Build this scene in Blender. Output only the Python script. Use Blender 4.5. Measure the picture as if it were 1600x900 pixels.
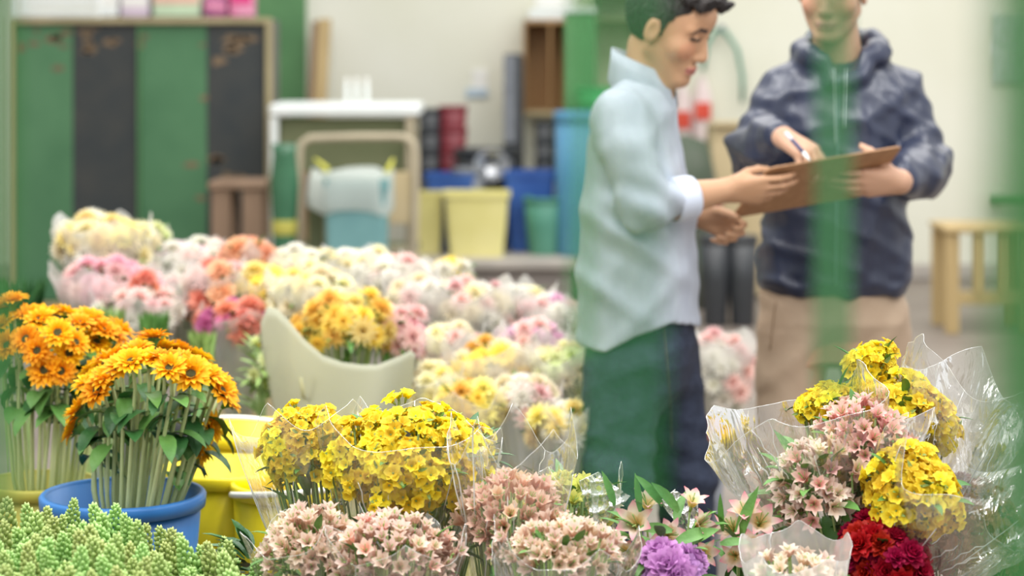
import bpy, math, random
import numpy as np
from mathutils import Vector, Matrix
from mathutils.bvhtree import BVHTree

for o in list(bpy.data.objects):
    bpy.data.objects.remove(o)
SC = bpy.context.scene
COL = SC.collection
random.seed(7)
R = random.Random(11)

# ------------------------------------------------------------------ camera
F, H, HY = 3400.0, 1.55, 60.0          # focal length in px (1600 wide), eye height, horizon row
cam = bpy.data.objects.new('camera', bpy.data.cameras.new('camera'))
COL.objects.link(cam)
cam.location = (0, 0, H)
cam.rotation_euler = (math.pi / 2, 0, 0)
cam.data.sensor_width = 36
cam.data.lens = 36 * F / 1600
cam.data.shift_y = -(450 - HY) / 1600
cam.data.clip_start = 0.05
cam.data.clip_end = 200
cam.data.dof.use_dof = True
cam.data.dof.focus_distance = 3.62
cam.data.dof.aperture_fstop = 2.9
SC.camera = cam
SC.view_settings.view_transform = 'Standard'
SC.view_settings.look = 'None'
SC.view_settings.gamma = 1
SC.view_settings.use_curve_mapping = False
SC.view_settings.exposure = 0.03
SC.cycles.transparent_max_bounces = 24
SC.cycles.max_bounces = 10
SC.cycles.caustics_reflective = False
SC.cycles.caustics_refractive = False
SC.cycles.sample_clamp_indirect = 4

# ------------------------------------------------------------------ world and lamps
w = bpy.data.worlds.new('hall_daylight')
SC.world = w
w.use_nodes = True
w.node_tree.nodes['Background'].inputs[0].default_value = (0.98, 0.985, 1.0, 1)
w.node_tree.nodes['Background'].inputs[1].default_value = 1.0

def area(name, loc, rot, sx, sy, power, col=(1, 0.98, 0.93)):
    l = bpy.data.lights.new(name, 'AREA')
    l.shape = 'RECTANGLE'; l.size = sx; l.size_y = sy
    l.energy = power; l.color = col
    o = bpy.data.objects.new(name, l)
    COL.objects.link(o)
    o.location = loc; o.rotation_euler = rot
    return o
area('overhead_fill_light', (-1.5, 3.0, 4.6), (0.0, 0.15, 0), 5, 5, 190)  # unseen area light above camera left, added to give shape
area('overhead_fill_light', (2.0, 9.5, 4.8), (0.0, -0.15, 0), 7, 5, 330)  # second unseen overhead area light, added as soft fill
for lx, ly in ((-1.6, 2.2), (0.3, 3.6), (1.9, 2.4), (2.4, 4.6), (-0.6, 5.2)):
    area('glint_tube_light', (lx, ly, 3.4), (0, 0, 0.3 * lx), 0.16, 1.5, 32, (1, 1, 1))  # unseen tubes, added so the cellophane has bright highlights

# ------------------------------------------------------------------ helpers
def P(px, py, Y):
    return Vector(((px - 800) * Y / F, Y, H - (py - HY) * Y / F))

def lin(c):
    return tuple((((v / 255) + 0.055) / 1.055) ** 2.4 if v > 10 else v / 255 / 12.92 for v in c) + (1,)

def V(*a): return Vector(a)

class MB:
    def __init__(s):
        s.v = []; s.f = []; s.t = []; s.m = []; s.cm = 0
    def vert(s, p, t=0.0):
        s.v.append((p[0], p[1], p[2])); s.t.append(t); return len(s.v) - 1
    def face(s, *i):
        s.f.append(tuple(i)); s.m.append(s.cm)
    def grid(s, pts, tv=None, closed=False):
        n = len(pts); m = len(pts[0])
        base = len(s.v)
        for i, row in enumerate(pts):
            for j, p in enumerate(row):
                s.vert(p, tv[i] if tv else 0.0)
        for i in range(n - 1):
            for j in range(m if closed else m - 1):
                j2 = (j + 1) % m
                s.face(base + i * m + j, base + i * m + j2, base + (i + 1) * m + j2, base + (i + 1) * m + j)
        return base
    def tube(s, pts, r, n=6, t=0.0, cap=True):
        pts = [Vector(p) for p in pts]
        rows = []
        up = None
        for i, p in enumerate(pts):
            d = (pts[min(i + 1, len(pts) - 1)] - pts[max(i - 1, 0)])
            if d.length < 1e-9: d = Vector((0, 0, 1))
            d.normalize()
            if up is None:
                up = Vector((0, 0, 1)) if abs(d.z) < 0.9 else Vector((1, 0, 0))
            a = d.cross(up).normalized(); b = a.cross(d).normalized(); up = b
            rr = r[i] if isinstance(r, (list, tuple)) else r
            rows.append([p + (a * math.cos(q) + b * math.sin(q)) * rr for q in [2 * math.pi * k / n for k in range(n)]])
        base = s.grid(rows, [t] * len(rows), closed=True)
        if cap:
            s.face(*[base + k for k in range(n)][::-1])
            s.face(*[base + (len(rows) - 1) * n + k for k in range(n)])
    def box(s, c, d, rot=None, bev=0.0):
        c = Vector(c); hx, hy, hz = d[0] / 2, d[1] / 2, d[2] / 2
        if bev <= 0:
            co = [(-hx, -hy, -hz), (hx, -hy, -hz), (hx, hy, -hz), (-hx, hy, -hz), (-hx, -hy, hz), (hx, -hy, hz), (hx, hy, hz), (-hx, hy, hz)]
            fs = [(3, 2, 1, 0), (4, 5, 6, 7), (0, 1, 5, 4), (1, 2, 6, 5), (2, 3, 7, 6), (3, 0, 4, 7)]
        else:
            co = []; fs = []
            b = min(bev, hx * .9, hy * .9, hz * .9)
            def ring(ix, iy, z):
                i = len(co)
                for (sx, sy) in ((-1, -1), (1, -1), (1, 1), (-1, 1)):
                    co.append((sx * ix, sy * iy, z))
                return i
            def oct_(ox, oy, z):
                i = len(co)
                for (x, y) in ((-ox + b, -oy), (ox - b, -oy), (ox, -oy + b), (ox, oy - b), (ox - b, oy), (-ox + b, oy), (-ox, oy - b), (-ox, -oy + b)):
                    co.append((x, y, z))
                return i
            r0 = oct_(hx - b, hy - b, -hz); r1 = oct_(hx, hy, -hz + b); r2 = oct_(hx, hy, hz - b); r3 = oct_(hx - b, hy - b, hz)
            fs.append(tuple(r0 + k for k in range(8))[::-1]); fs.append(tuple(r3 + k for k in range(8)))
            for ra, rb in ((r0, r1), (r1, r2), (r2, r3)):
                for k in range(8):
                    fs.append((ra + k, ra + (k + 1) % 8, rb + (k + 1) % 8, rb + k))
        base = len(s.v)
        for p in co:
            p = Vector(p)
            if rot is not None: p = rot @ p
            s.vert(p + c)
        for f in fs: s.face(*[base + i for i in f])
    def lathe(s, prof, n=32, c=(0, 0, 0), t=None):
        rows = [[(c[0] + r * math.cos(2 * math.pi * k / n), c[1] + r * math.sin(2 * math.pi * k / n), c[2] + z) for k in range(n)] for r, z in prof]
        s.grid(rows, t, closed=True)

def mesh_of(name, mb, mats, smooth=True):
    me = bpy.data.meshes.new(name)
    me.from_pydata(mb.v, [], mb.f)
    for m in (mats if isinstance(mats, (list, tuple)) else [mats]):
        me.materials.append(m)
    me.polygons.foreach_set('use_smooth', [smooth] * len(mb.f))
    if any(mb.m): me.polygons.foreach_set('material_index', mb.m)
    if any(mb.t):
        a = me.attributes.new('t', 'FLOAT', 'POINT'); a.data.foreach_set('value', mb.t)
    me.update()
    return me

def link(name, me, parent=None, loc=None):
    o = bpy.data.objects.new(name, me)
    COL.objects.link(o)
    if parent is not None: o.parent = parent
    if loc is not None: o.location = loc
    return o

def obj(name, mb, mats, parent=None, smooth=False, loc=None):
    if parent is not None and loc is None:
        # mesh given in world coordinates: bring it into the parent's frame
        org = Vector(parent.get('org', (0, 0, 0)))
        mb.v = [(v[0] - org.x, v[1] - org.y, v[2] - org.z) for v in mb.v]
    o = link(name, mesh_of(name, mb, mats, smooth), parent, loc)
    if parent is not None and 'org' in parent and loc is None: o['org'] = parent['org']
    return o

def thing(name, label, cat, loc=(0, 0, 0), group=None):
    o = link(name, None, None, loc)
    o.empty_display_size = 0.05
    o['label'] = label; o['category'] = cat
    if group: o['group'] = group
    o['org'] = tuple(loc)
    return o

def tag(o, label, cat, group=None):
    o['label'] = label; o['category'] = cat
    if group: o['group'] = group
    return o

def struct(name, mb, m, smooth=False):
    o = obj(name, mb, m, None, smooth); o['kind'] = 'structure'; return o

# ------------------------------------------------------------------ materials
def nt(name):
    m = bpy.data.materials.new(name); m.use_nodes = True
    t = m.node_tree; t.nodes.clear()
    return m, t, t.nodes, t.links

def mat(name, c1, c2=None, scale=6.0, rough=0.6, bump=0.0, bscale=40.0, stretch=(1, 1, 1), metal=0.0, spec=0.4, detail=4, rnd=0.0):
    m, t, N, L = nt(name)
    out = N.new('ShaderNodeOutputMaterial'); b = N.new('ShaderNodeBsdfPrincipled')
    L.new(b.outputs[0], out.inputs[0])
    b.inputs['Roughness'].default_value = rough
    b.inputs['Metallic'].default_value = metal
    b.inputs['Specular IOR Level'].default_value = spec
    tc = N.new('ShaderNodeTexCoord'); mp = N.new('ShaderNodeMapping')
    mp.inputs['Scale'].default_value = stretch
    L.new(tc.outputs['Object'], mp.inputs[0])
    n = N.new('ShaderNodeTexNoise'); n.inputs['Scale'].default_value = scale; n.inputs['Detail'].default_value = detail
    L.new(mp.outputs[0], n.inputs['Vector'])
    r = N.new('ShaderNodeValToRGB')
    r.color_ramp.elements[0].position = 0.35; r.color_ramp.elements[1].position = 0.68
    r.color_ramp.elements[0].color = lin(c1); r.color_ramp.elements[1].color = lin(c2 or tuple(min(255, v * 1.06) for v in c1))
    L.new(n.outputs[0], r.inputs[0]); L.new(r.outputs[0], b.inputs['Base Color'])
    if bump:
        n2 = N.new('ShaderNodeTexNoise'); n2.inputs['Scale'].default_value = bscale; n2.inputs['Detail'].default_value = 3
        L.new(mp.outputs[0], n2.inputs['Vector'])
        bp = N.new('ShaderNodeBump'); bp.inputs['Strength'].default_value = bump; bp.inputs['Distance'].default_value = 0.02
        L.new(n2.outputs[0], bp.inputs['Height']); L.new(bp.outputs[0], b.inputs['Normal'])
    return m

def petal_mat(name, base, tip, trans=0.35, var=0.06, mid=None, midpos=0.5):
    """colour runs along the petal (attribute t), small change from bloom to bloom"""
    m, t, N, L = nt(name)
    out = N.new('ShaderNodeOutputMaterial')
    at = N.new('ShaderNodeAttribute'); at.attribute_name = 't'
    r = N.new('ShaderNodeValToRGB'); e = r.color_ramp.elements
    e[0].color = lin(base); e[1].color = lin(tip)
    if mid:
        x = e.new(midpos); x.color = lin(mid)
    L.new(at.outputs['Fac'], r.inputs[0])
    oi = N.new('ShaderNodeObjectInfo')
    hs = N.new('ShaderNodeHueSaturation')
    mr = N.new('ShaderNodeMapRange'); mr.inputs['To Min'].default_value = 0.5 - var * 0.3; mr.inputs['To Max'].default_value = 0.5 + var * 0.3
    mv = N.new('ShaderNodeMapRange'); mv.inputs['To Min'].default_value = 1 - var * 1.6; mv.inputs['To Max'].default_value = 1 + var
    L.new(oi.outputs['Random'], mr.inputs['Value']); L.new(oi.outputs['Random'], mv.inputs['Value'])
    L.new(mr.outputs[0], hs.inputs['Hue']); L.new(mv.outputs[0], hs.inputs['Value']); L.new(r.outputs[0], hs.inputs['Color'])
    d = N.new('ShaderNodeBsdfPrincipled'); d.inputs['Roughness'].default_value = 0.55; d.inputs['Specular IOR Level'].default_value = 0.25
    tr = N.new('ShaderNodeBsdfTranslucent'); mx = N.new('ShaderNodeMixShader'); mx.inputs[0].default_value = trans
    L.new(hs.outputs[0], d.inputs['Base Color']); L.new(hs.outputs[0], tr.inputs[0])
    L.new(d.outputs[0], mx.inputs[1]); L.new(tr.outputs[0], mx.inputs[2]); L.new(mx.outputs[0], out.inputs[0])
    return m

def film(name, gloss=0.10, milky=0.06, tint=(235, 240, 232), rough=0.10, bump=0.5):
    """clear crinkled cellophane: mostly see-through, glossy, slightly milky"""
    m, t, N, L = nt(name)
    out = N.new('ShaderNodeOutputMaterial')
    tc = N.new('ShaderNodeTexCoord'); mp = N.new('ShaderNodeMapping'); mp.inputs['Scale'].default_value = (1, 1, 0.35)
    L.new(tc.outputs['Object'], mp.inputs[0])
    n = N.new('ShaderNodeTexNoise'); n.inputs['Scale'].default_value = 22; n.inputs['Detail'].default_value = 3; n.inputs['Distortion'].default_value = 1.2
    L.new(mp.outputs[0], n.inputs['Vector'])
    bp = N.new('ShaderNodeBump'); bp.inputs['Strength'].default_value = bump; bp.inputs['Distance'].default_value = 0.012
    L.new(n.outputs[0], bp.inputs['Height'])
    tr = N.new('ShaderNodeBsdfTransparent')
    g = N.new('ShaderNodeBsdfAnisotropic'); g.inputs['Roughness'].default_value = rough; g.inputs['Color'].default_value = (1, 1, 1, 1)
    L.new(bp.outputs[0], g.inputs['Normal'])
    fr = N.new('ShaderNodeLayerWeight'); fr.inputs['Blend'].default_value = 0.45
    L.new(bp.outputs[0], fr.inputs['Normal'])
    mr = N.new('ShaderNodeMapRange'); mr.inputs['To Min'].default_value = gloss * 0.5; mr.inputs['To Max'].default_value = min(1, gloss * 4.5)
    L.new(fr.outputs['Fresnel'], mr.inputs['Value'])
    mx = N.new('ShaderNodeMixShader'); L.new(mr.outputs[0], mx.inputs[0]); L.new(tr.outputs[0], mx.inputs[1]); L.new(g.outputs[0], mx.inputs[2])
    df = N.new('ShaderNodeBsdfDiffuse'); df.inputs[0].default_value = lin(tint)
    tl = N.new('ShaderNodeBsdfTranslucent'); tl.inputs[0].default_value = lin(tint)
    a = N.new('ShaderNodeMixShader'); a.inputs[0].default_value = 0.5
    L.new(df.outputs[0], a.inputs[1]); L.new(tl.outputs[0], a.inputs[2])
    mx2 = N.new('ShaderNodeMixShader'); mx2.inputs[0].default_value = milky
    L.new(mx.outputs[0], mx2.inputs[1]); L.new(a.outputs[0], mx2.inputs[2]); L.new(mx2.outputs[0], out.inputs[0])
    return m

# ------------------------------------------------------------------ solid shapes from distance fields
class Field:
    def __init__(s, lo, hi, h):
        s.lo = np.array(lo, np.float32); s.h = h
        s.n = np.ceil((np.array(hi) - s.lo) / h).astype(int) + 1
        s.F = np.full(tuple(s.n), 0.5, np.float32)
    def _sub(s, lo, hi):
        a = np.clip(np.floor((np.array(lo) - s.lo) / s.h).astype(int), 0, s.n - 1)
        b = np.clip(np.ceil((np.array(hi) - s.lo) / s.h).astype(int) + 1, 1, s.n)
        if np.any(b <= a): return None, None
        sl = tuple(slice(a[i], b[i]) for i in range(3))
        g = [s.lo[i] + np.arange(a[i], b[i], dtype=np.float32) * s.h for i in range(3)]
        X, Y, Z = np.meshgrid(*g, indexing='ij', sparse=True)
        return sl, (X, Y, Z)
    def _mix(s, sl, d, k, mode):
        A = s.F[sl]
        if mode == 'add':
            if k > 0:
                h = np.maximum(k - np.abs(A - d), 0) / k
                s.F[sl] = np.minimum(A, d) - h * h * k * 0.25
            else: s.F[sl] = np.minimum(A, d)
        else:
            d = -d
            if k > 0:
                h = np.maximum(k - np.abs(A - d), 0) / k
                s.F[sl] = np.maximum(A, d) + h * h * k * 0.25
            else: s.F[sl] = np.maximum(A, d)
    def cone(s, a, b, r1, r2, k=0.01, mode='add'):
        a = np.array(a, np.float32); b = np.array(b, np.float32)
        m = max(r1, r2) + k + 3 * s.h
        sl, g = s._sub(np.minimum(a, b) - m, np.maximum(a, b) + m)
        if sl is None: return
        ba = b - a; L = float(ba @ ba) + 1e-12
        px, py, pz = g[0] - a[0], g[1] - a[1], g[2] - a[2]
        t = np.clip((px * ba[0] + py * ba[1] + pz * ba[2]) / L, 0, 1)
        d = np.sqrt((px - t * ba[0]) ** 2 + (py - t * ba[1]) ** 2 + (pz - t * ba[2]) ** 2) - (r1 + (r2 - r1) * t)
        s._mix(sl, d, k, mode)
    def chain(s, pts, rs, k=0.01):
        for i in range(len(pts) - 1):
            s.cone(pts[i], pts[i + 1], rs[i], rs[i + 1], k)
    def ell(s, c, axes, r, k=0.01, mode='add'):
        c = np.array(c, np.float32); m = max(r) + k + 3 * s.h
        sl, g = s._sub(c - m, c + m)
        if sl is None: return
        q = []
        for i in range(3):
            ax = axes[i]
            q.append((g[0] - c[0]) * ax[0] + (g[1] - c[1]) * ax[1] + (g[2] - c[2]) * ax[2])
        k0 = np.sqrt(sum((q[i] / r[i]) ** 2 for i in range(3)))
        k1 = np.sqrt(sum((q[i] / r[i] ** 2) ** 2 for i in range(3))) + 1e-6
        s._mix(sl, k0 * (k0 - 1) / k1, k, mode)
    def loft(s, rows, yaw, k=0.02, cut_lo=None, power=2.3):
        """rows: (z, cx, cy, half_width, half_depth); yaw: facing angle; width axis is perpendicular to facing"""
        rows = sorted(rows)
        zs = [r[0] for r in rows]
        xs = [r[1] for r in rows]; ys = [r[2] for r in rows]; m = max(max(r[3], r[4]) for r in rows) + k + .05
        sl, g = s._sub((min(xs) - m, min(ys) - m, zs[0] - .03), (max(xs) + m, max(ys) + m, zs[-1] + .03))
        Z = g[2]; zi = Z.ravel()
        def ip(j):
            y = np.interp(zi, zs, [r[j] for r in rows])
            return y.reshape(Z.shape).astype(np.float32)
        cx, cy, a, b = ip(1), ip(2), ip(3), ip(4)
        fx, fy = math.cos(yaw), math.sin(yaw)
        u = (g[0] - cx) * (-fy) + (g[1] - cy) * fx
        v = (g[0] - cx) * fx + (g[1] - cy) * fy
        q = (np.abs(u / a) ** power + np.abs(v / b) ** power) ** (1 / power)
        d = (q - 1) * np.minimum(a, b)
        d = np.maximum(d, np.maximum(zs[0] - Z, Z - zs[-1]))
        s._mix(sl, d, k, 'add')
    def grids(s):
        return np.meshgrid(*[s.lo[i] + np.arange(s.n[i], dtype=np.float32) * s.h for i in range(3)], indexing='ij', sparse=True)
    def mesh(s):
        F = s.F; F[0] = F[-1] = 1; F[:, 0] = F[:, -1] = 1; F[:, :, 0] = F[:, :, -1] = 1
        S = F < 0
        c = [S[i:S.shape[0] - 1 + i, j:S.shape[1] - 1 + j, k:S.shape[2] - 1 + k] for i in (0, 1) for j in (0, 1) for k in (0, 1)]
        anyc = c[0].copy(); allc = c[0].copy()
        for q in c[1:]: anyc |= q; allc &= q
        act = anyc & ~allc
        I = np.argwhere(act)
        idx = np.full(act.shape, -1, np.int32); idx[tuple(I.T)] = np.arange(len(I))
        acc = np.zeros((len(I), 3)); cnt = np.zeros(len(I))
        off = [(i, j, k) for i in (0, 1) for j in (0, 1) for k in (0, 1)]
        val = {o: F[I[:, 0] + o[0], I[:, 1] + o[1], I[:, 2] + o[2]] for o in off}
        for o in off:
            for ax in range(3):
                if o[ax] == 0:
                    p = list(o); p[ax] = 1; p = tuple(p)
                    a, b = val[o], val[p]
                    m = (a < 0) != (b < 0)
                    t = np.where(m, a / np.where(m, a - b, 1), 0)
                    e = np.zeros((len(I), 3)); e[:] = o; e[:, ax] = t
                    acc += e * m[:, None]; cnt += m
        v = (I + acc / cnt[:, None]) * s.h + s.lo
        faces = []
        for ax in range(3):
            a = S.take(range(0, S.shape[ax] - 1), ax); b = S.take(range(1, S.shape[ax]), ax)
            E = np.argwhere(a != b)
            inside = a[tuple(E.T)]
            o1, o2 = [x for x in range(3) if x != ax]
            ok = (E[:, o1] > 0) & (E[:, o2] > 0) & (E[:, o1] < act.shape[o1]) & (E[:, o2] < act.shape[o2])
            E = E[ok]; inside = inside[ok]
            def at(d1, d2):
                q = E.copy(); q[:, o1] -= d1; q[:, o2] -= d2
                return idx[tuple(q.T)]
            f = np.stack([at(1, 1), at(0, 1), at(0, 0), at(1, 0)], 1)
            flip = inside if ax != 1 else ~inside
            f[~flip] = f[~flip][:, ::-1]
            faces.append(f)
        return v, np.concatenate(faces)

def solid(name, field, m, parent, color=None, relax=1):
    v, f = field.mesh()
    if relax:
        for _ in range(relax):
            acc = np.zeros_like(v); cnt = np.zeros(len(v))
            for i in range(4):
                a, b = f[:, i], f[:, (i + 1) % 4]
                np.add.at(acc, a, v[b]); np.add.at(cnt, a, 1)
                np.add.at(acc, b, v[a]); np.add.at(cnt, b, 1)
            v = v * 0.5 + 0.5 * acc / np.maximum(cnt, 1)[:, None]
    bvh = BVHTree.FromPolygons([tuple(p) for p in v], [tuple(int(i) for i in q) for q in f])
    me = bpy.data.meshes.new(name)
    org = np.array(parent['org']) if parent is not None else 0
    me.from_pydata((v - org).tolist(), [], f.tolist())
    me.materials.append(m)
    me.polygons.foreach_set('use_smooth', [True] * len(f))
    if color is not None:
        a = me.attributes.new('col', 'FLOAT_COLOR', 'POINT')
        c = np.ones((len(v), 4), np.float32); c[:, :3] = color(v)
        a.data.foreach_set('color', c.ravel())
    me.update()
    o = link(name, me, parent)
    if parent is not None: o['org'] = parent['org']
    return o, bvh

def wav(g, dirs, ph=0.0):
    """folds: sum of warped sine waves; dirs = [(vx,vy,vz,amp)] with v = 2 pi / wavelength"""
    X, Y, Z = g
    wx = 0.9 * np.sin(5 * Z + 3 * X + ph) + 0.7 * np.sin(6 * Y - 4 * Z + 2 * ph)
    out = 0
    for i, (a, b, c, amp) in enumerate(dirs):
        s_ = np.sin(a * X + b * Y + c * Z + wx * 1.5 + i * 1.9 + ph)
        m_ = 0.5 + 0.5 * np.sin(7 * Z - 6 * X + 4 * Y + i * 2.3 + ph)     # folds come and go
        out = out - amp * m_ * (2 * (0.5 + 0.5 * s_) ** 3 - 0.6)
    return out

def cam_hit(bvh, px, py):
    o = Vector((0, 0, H)); d = (P(px, py, 5.0) - o).normalized()
    h = bvh.ray_cast(o, d)
    return h[0], h[1]

# ------------------------------------------------------------------ blooms (facing +Z)
def petal(mb, phi, L, W, ang, curl=0.5, cup=0.15, base=0.0, nl=4, z0=0.0, point=1.0, t0=0.0, r0=0.0, ruf=0.0):
    cp, sp = math.cos(phi), math.sin(phi)
    rows = []; tv = []
    x, z, a = r0, z0, ang
    for i in range(nl + 1):
        u = i / nl
        wv = W * (base + (1 - base) * math.sin(math.pi * min(1, (0.12 + 0.83 * u ** 0.8))) ** (0.8 * point)) * 0.5
        if i == nl: wv *= 0.35
        row = []
        for j in (-1, 0, 1):
            yy = j * wv
            up = cup * abs(j) * wv * 2 + (R.uniform(-1, 1) * ruf if i == nl or i == nl - 1 else 0)
            xx = x - math.cos(a) * up; zz = z + math.sin(a) * up
            row.append((xx * cp - yy * sp, xx * sp + yy * cp, zz))
        rows.append(row); tv.append(t0 + (1 - t0) * u)
        st = L / nl
        x += math.sin(a) * st; z += math.cos(a) * st
        a += curl / nl
    mb.grid(rows, [max(0.001, q) for q in tv])

def make_alstro(openness=0.8, L=1.0):
    mb = MB()
    for k in range(6):
        o = k % 2
        petal(mb, k * math.pi / 3 + R.uniform(-.1, .1), L * (1.0 if o else 1.08), L * (0.62 if o else .42), 0.25 + 0.35 * openness, 0.9 * openness, 0.25, nl=5, r0=0.03 * L)
    mb.cm = 1
    for k in range(5):
        a = R.uniform(0, 6.28); e = R.uniform(.1, .22)
        mb.tube([(0, 0, 0), (e * math.cos(a) * .5, e * math.sin(a) * .5, .4 * L), (e * math.cos(a) * 1.5, e * math.sin(a) * 1.5, .75 * L)], [.02, .015, .03], 4, 0.5)
    mb.tube([(0, 0, -.35 * L), (0, 0, -.1), (0, 0, .06)], [.05, .10, .07], 5, 0.2)
    return mb

def make_round(L=1.0):
    mb = MB()
    for k in range(5):
        petal(mb, k * 1.2566 + R.uniform(-.2, .2), L * R.uniform(.85, 1.1), L * 1.05, 1.0 + R.uniform(-.15, .2), .45, .16, nl=4, point=.45, base=.1, ruf=.09 * L)
    for k in range(4):
        petal(mb, k * 1.57 + .6 + R.uniform(-.25, .25), L * .75, L * .85, .45 + R.uniform(-.2, .2), .5, .2, nl=3, point=.45, base=.1, ruf=.09 * L)
    mb.cm = 1
    mb.tube([(0, 0, -.5 * L), (0, 0, -.15), (0, 0, .1)], [.05, .13, .1], 6, 0.2)
    return mb

def make_cluster(L=1.0, n=4, seed=0):
    """one flower head of a few small rounded florets"""
    out = MB()
    for k in range(n):
        mb = MB(); l_ = L * .62 * R.uniform(.85, 1.15)
        op = R.uniform(.55, 1.15)
        for j in range(6):
            petal(mb, j * 1.0472 + R.uniform(-.12, .12), l_, l_ * (.88 if j % 2 else .66), .35 + .45 * op, .9 * op, .2, nl=4, point=.5, base=.15, ruf=.05 * l_)
        mb.cm = 1
        mb.tube([(0, 0, -.5 * l_), (0, 0, 0), (0, 0, .25 * l_)], [.05 * L, .11 * L, .05 * L], 5, .2)
        if k == 0 and n > 2:
            leaf_blade(mb, (0, 0, -.1), (R.uniform(-1, 1), R.uniform(-1, 1), .9), (0, 0, 1), L * .8, L * .26, .3, 3)
            for q in range(len(mb.t), len(mb.v)): mb.t.append(.5)
        q = k * 2.4 + R.uniform(-.3, .3); r_ = L * (.12 + .40 * math.sqrt(k / n)); tl = r_ / L * 1.3
        M_ = Matrix.Translation((math.cos(q) * r_ * 1.25, math.sin(q) * r_ * 1.25, -tl * .35 * L + R.uniform(-.08, .12) * L)) @ Matrix.Rotation(q, 4, 'Z') @ Matrix.Rotation(tl, 4, 'Y')
        off = len(out.v)
        for v_, t_ in zip(mb.v, mb.t): out.v.append(tuple(M_ @ Vector(v_))); out.t.append(t_)
        out.f += [tuple(i + off for i in f_) for f_ in mb.f]; out.m += mb.m
    return out

def make_mum(L=1.0, rings=4, n=13):
    mb = MB()
    for r_ in range(rings):
        u = r_ / (rings - 1)
        for k in range(n - r_ * 2):
            petal(mb, k * 6.283 / (n - r_ * 2) + r_ * .4 + R.uniform(-.1, .1), L * (1 - .5 * u), L * .3, 1.35 - 1.15 * u, .35 - .6 * u, .2, nl=2, z0=.05 + .12 * u * L, t0=0)
    mb.cm = 1
    mb.tube([(0, 0, -.3 * L), (0, 0, -.05), (0, 0, .12)], [.06, .2, .12], 6, 0.2)
    return mb

def make_carnation(L=1.0):
    mb = MB()
    for r_ in range(5):
        u = r_ / 4
        n = 9 - r_
        for k in range(n):
            petal(mb, k * 6.283 / n + r_ * .7 + R.uniform(-.2, .2), L * (1 - .25 * u), L * .65, 1.15 - 1.05 * u, .5 - .5 * u, .1, nl=3, point=.45, ruf=.10 * L, z0=.0, base=.1)
    mb.cm = 1
    mb.tube([(0, 0, -.5 * L), (0, 0, -.1), (0, 0, .1)], [.08, .16, .12], 6, 0.2)
    return mb

def make_daisy(L=1.0, n=14):
    mb = MB()
    for k in range(n):
        petal(mb, k * 6.283 / n + R.uniform(-.06, .06), L, L * .36, 1.35, .3, .15, nl=3, r0=.15)
    mb.cm = 1
    mb.lathe([(.001, .14), (.14, .12), (.24, .05), (.22, 0), (.001, -.05)], 10, t=[.5] * 5)
    return mb

LEAF = mat('leaf_green', (70, 118, 52), (104, 150, 70), 9, .5, .15, 60)
LEAF_D = mat('leaf_dark', (38, 84, 40), (60, 110, 52), 9, .45, .15, 60)
LEAF_L = mat('leaf_pale', (128, 160, 84), (164, 190, 112), 9, .5, .1, 60)
STEM = mat('stem_green', (122, 150, 84), (150, 172, 104), 12, .5)
CENTRE = mat('flower_centre', (196, 178, 60), (150, 150, 60), 30, .7)
CLEAR = film('cellophane', 0.08, 0.05)
CLEAR_B = film('cellophane_bright', 0.17, 0.07, bump=.7)
CREASE_HL = film('cellophane_crease_highlight', 0.6, 0.6, (246, 248, 246), 0.12, .3)  # near-white creases paint the film's highlight streaks
MILKY = film('cellophane_milky', 0.10, 0.42, (244, 243, 238), .2)
FROST = film('frosted_sheet', 0.03, 0.76, (216, 218, 200), .4, .2)

def frame_of(axis):
    a = Vector(axis).normalized()
    x = a.cross(Vector((0, 1, 0)))
    if x.length < .1: x = a.cross(Vector((1, 0, 0)))
    x.normalize(); y = a.cross(x).normalized()
    return x, y, a

def leaf_blade(mb, p, d, nrm, L, W, droop=.4, nl=5):
    d = Vector(d).normalized(); n = Vector(nrm); s_ = d.cross(n)
    if s_.length < 1e-3: s_ = Vector((1, 0, 0))
    s_.normalize(); n = s_.cross(d).normalized()
    rows = []; p = Vector(p)
    for i in range(nl + 1):
        u = i / nl
        wv = W * .5 * math.sin(math.pi * (.06 + .93 * u) ** .85) ** .8
        if i == nl: wv = W * .01
        rows.append([p - s_ * wv + n * wv * .35, p.copy(), p + s_ * wv + n * wv * .35])
        p = p + d * (L / nl)
        d = (d - n * (droop / nl)).normalized(); n = s_.cross(d).normalized()
    mb.grid(rows)

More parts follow.
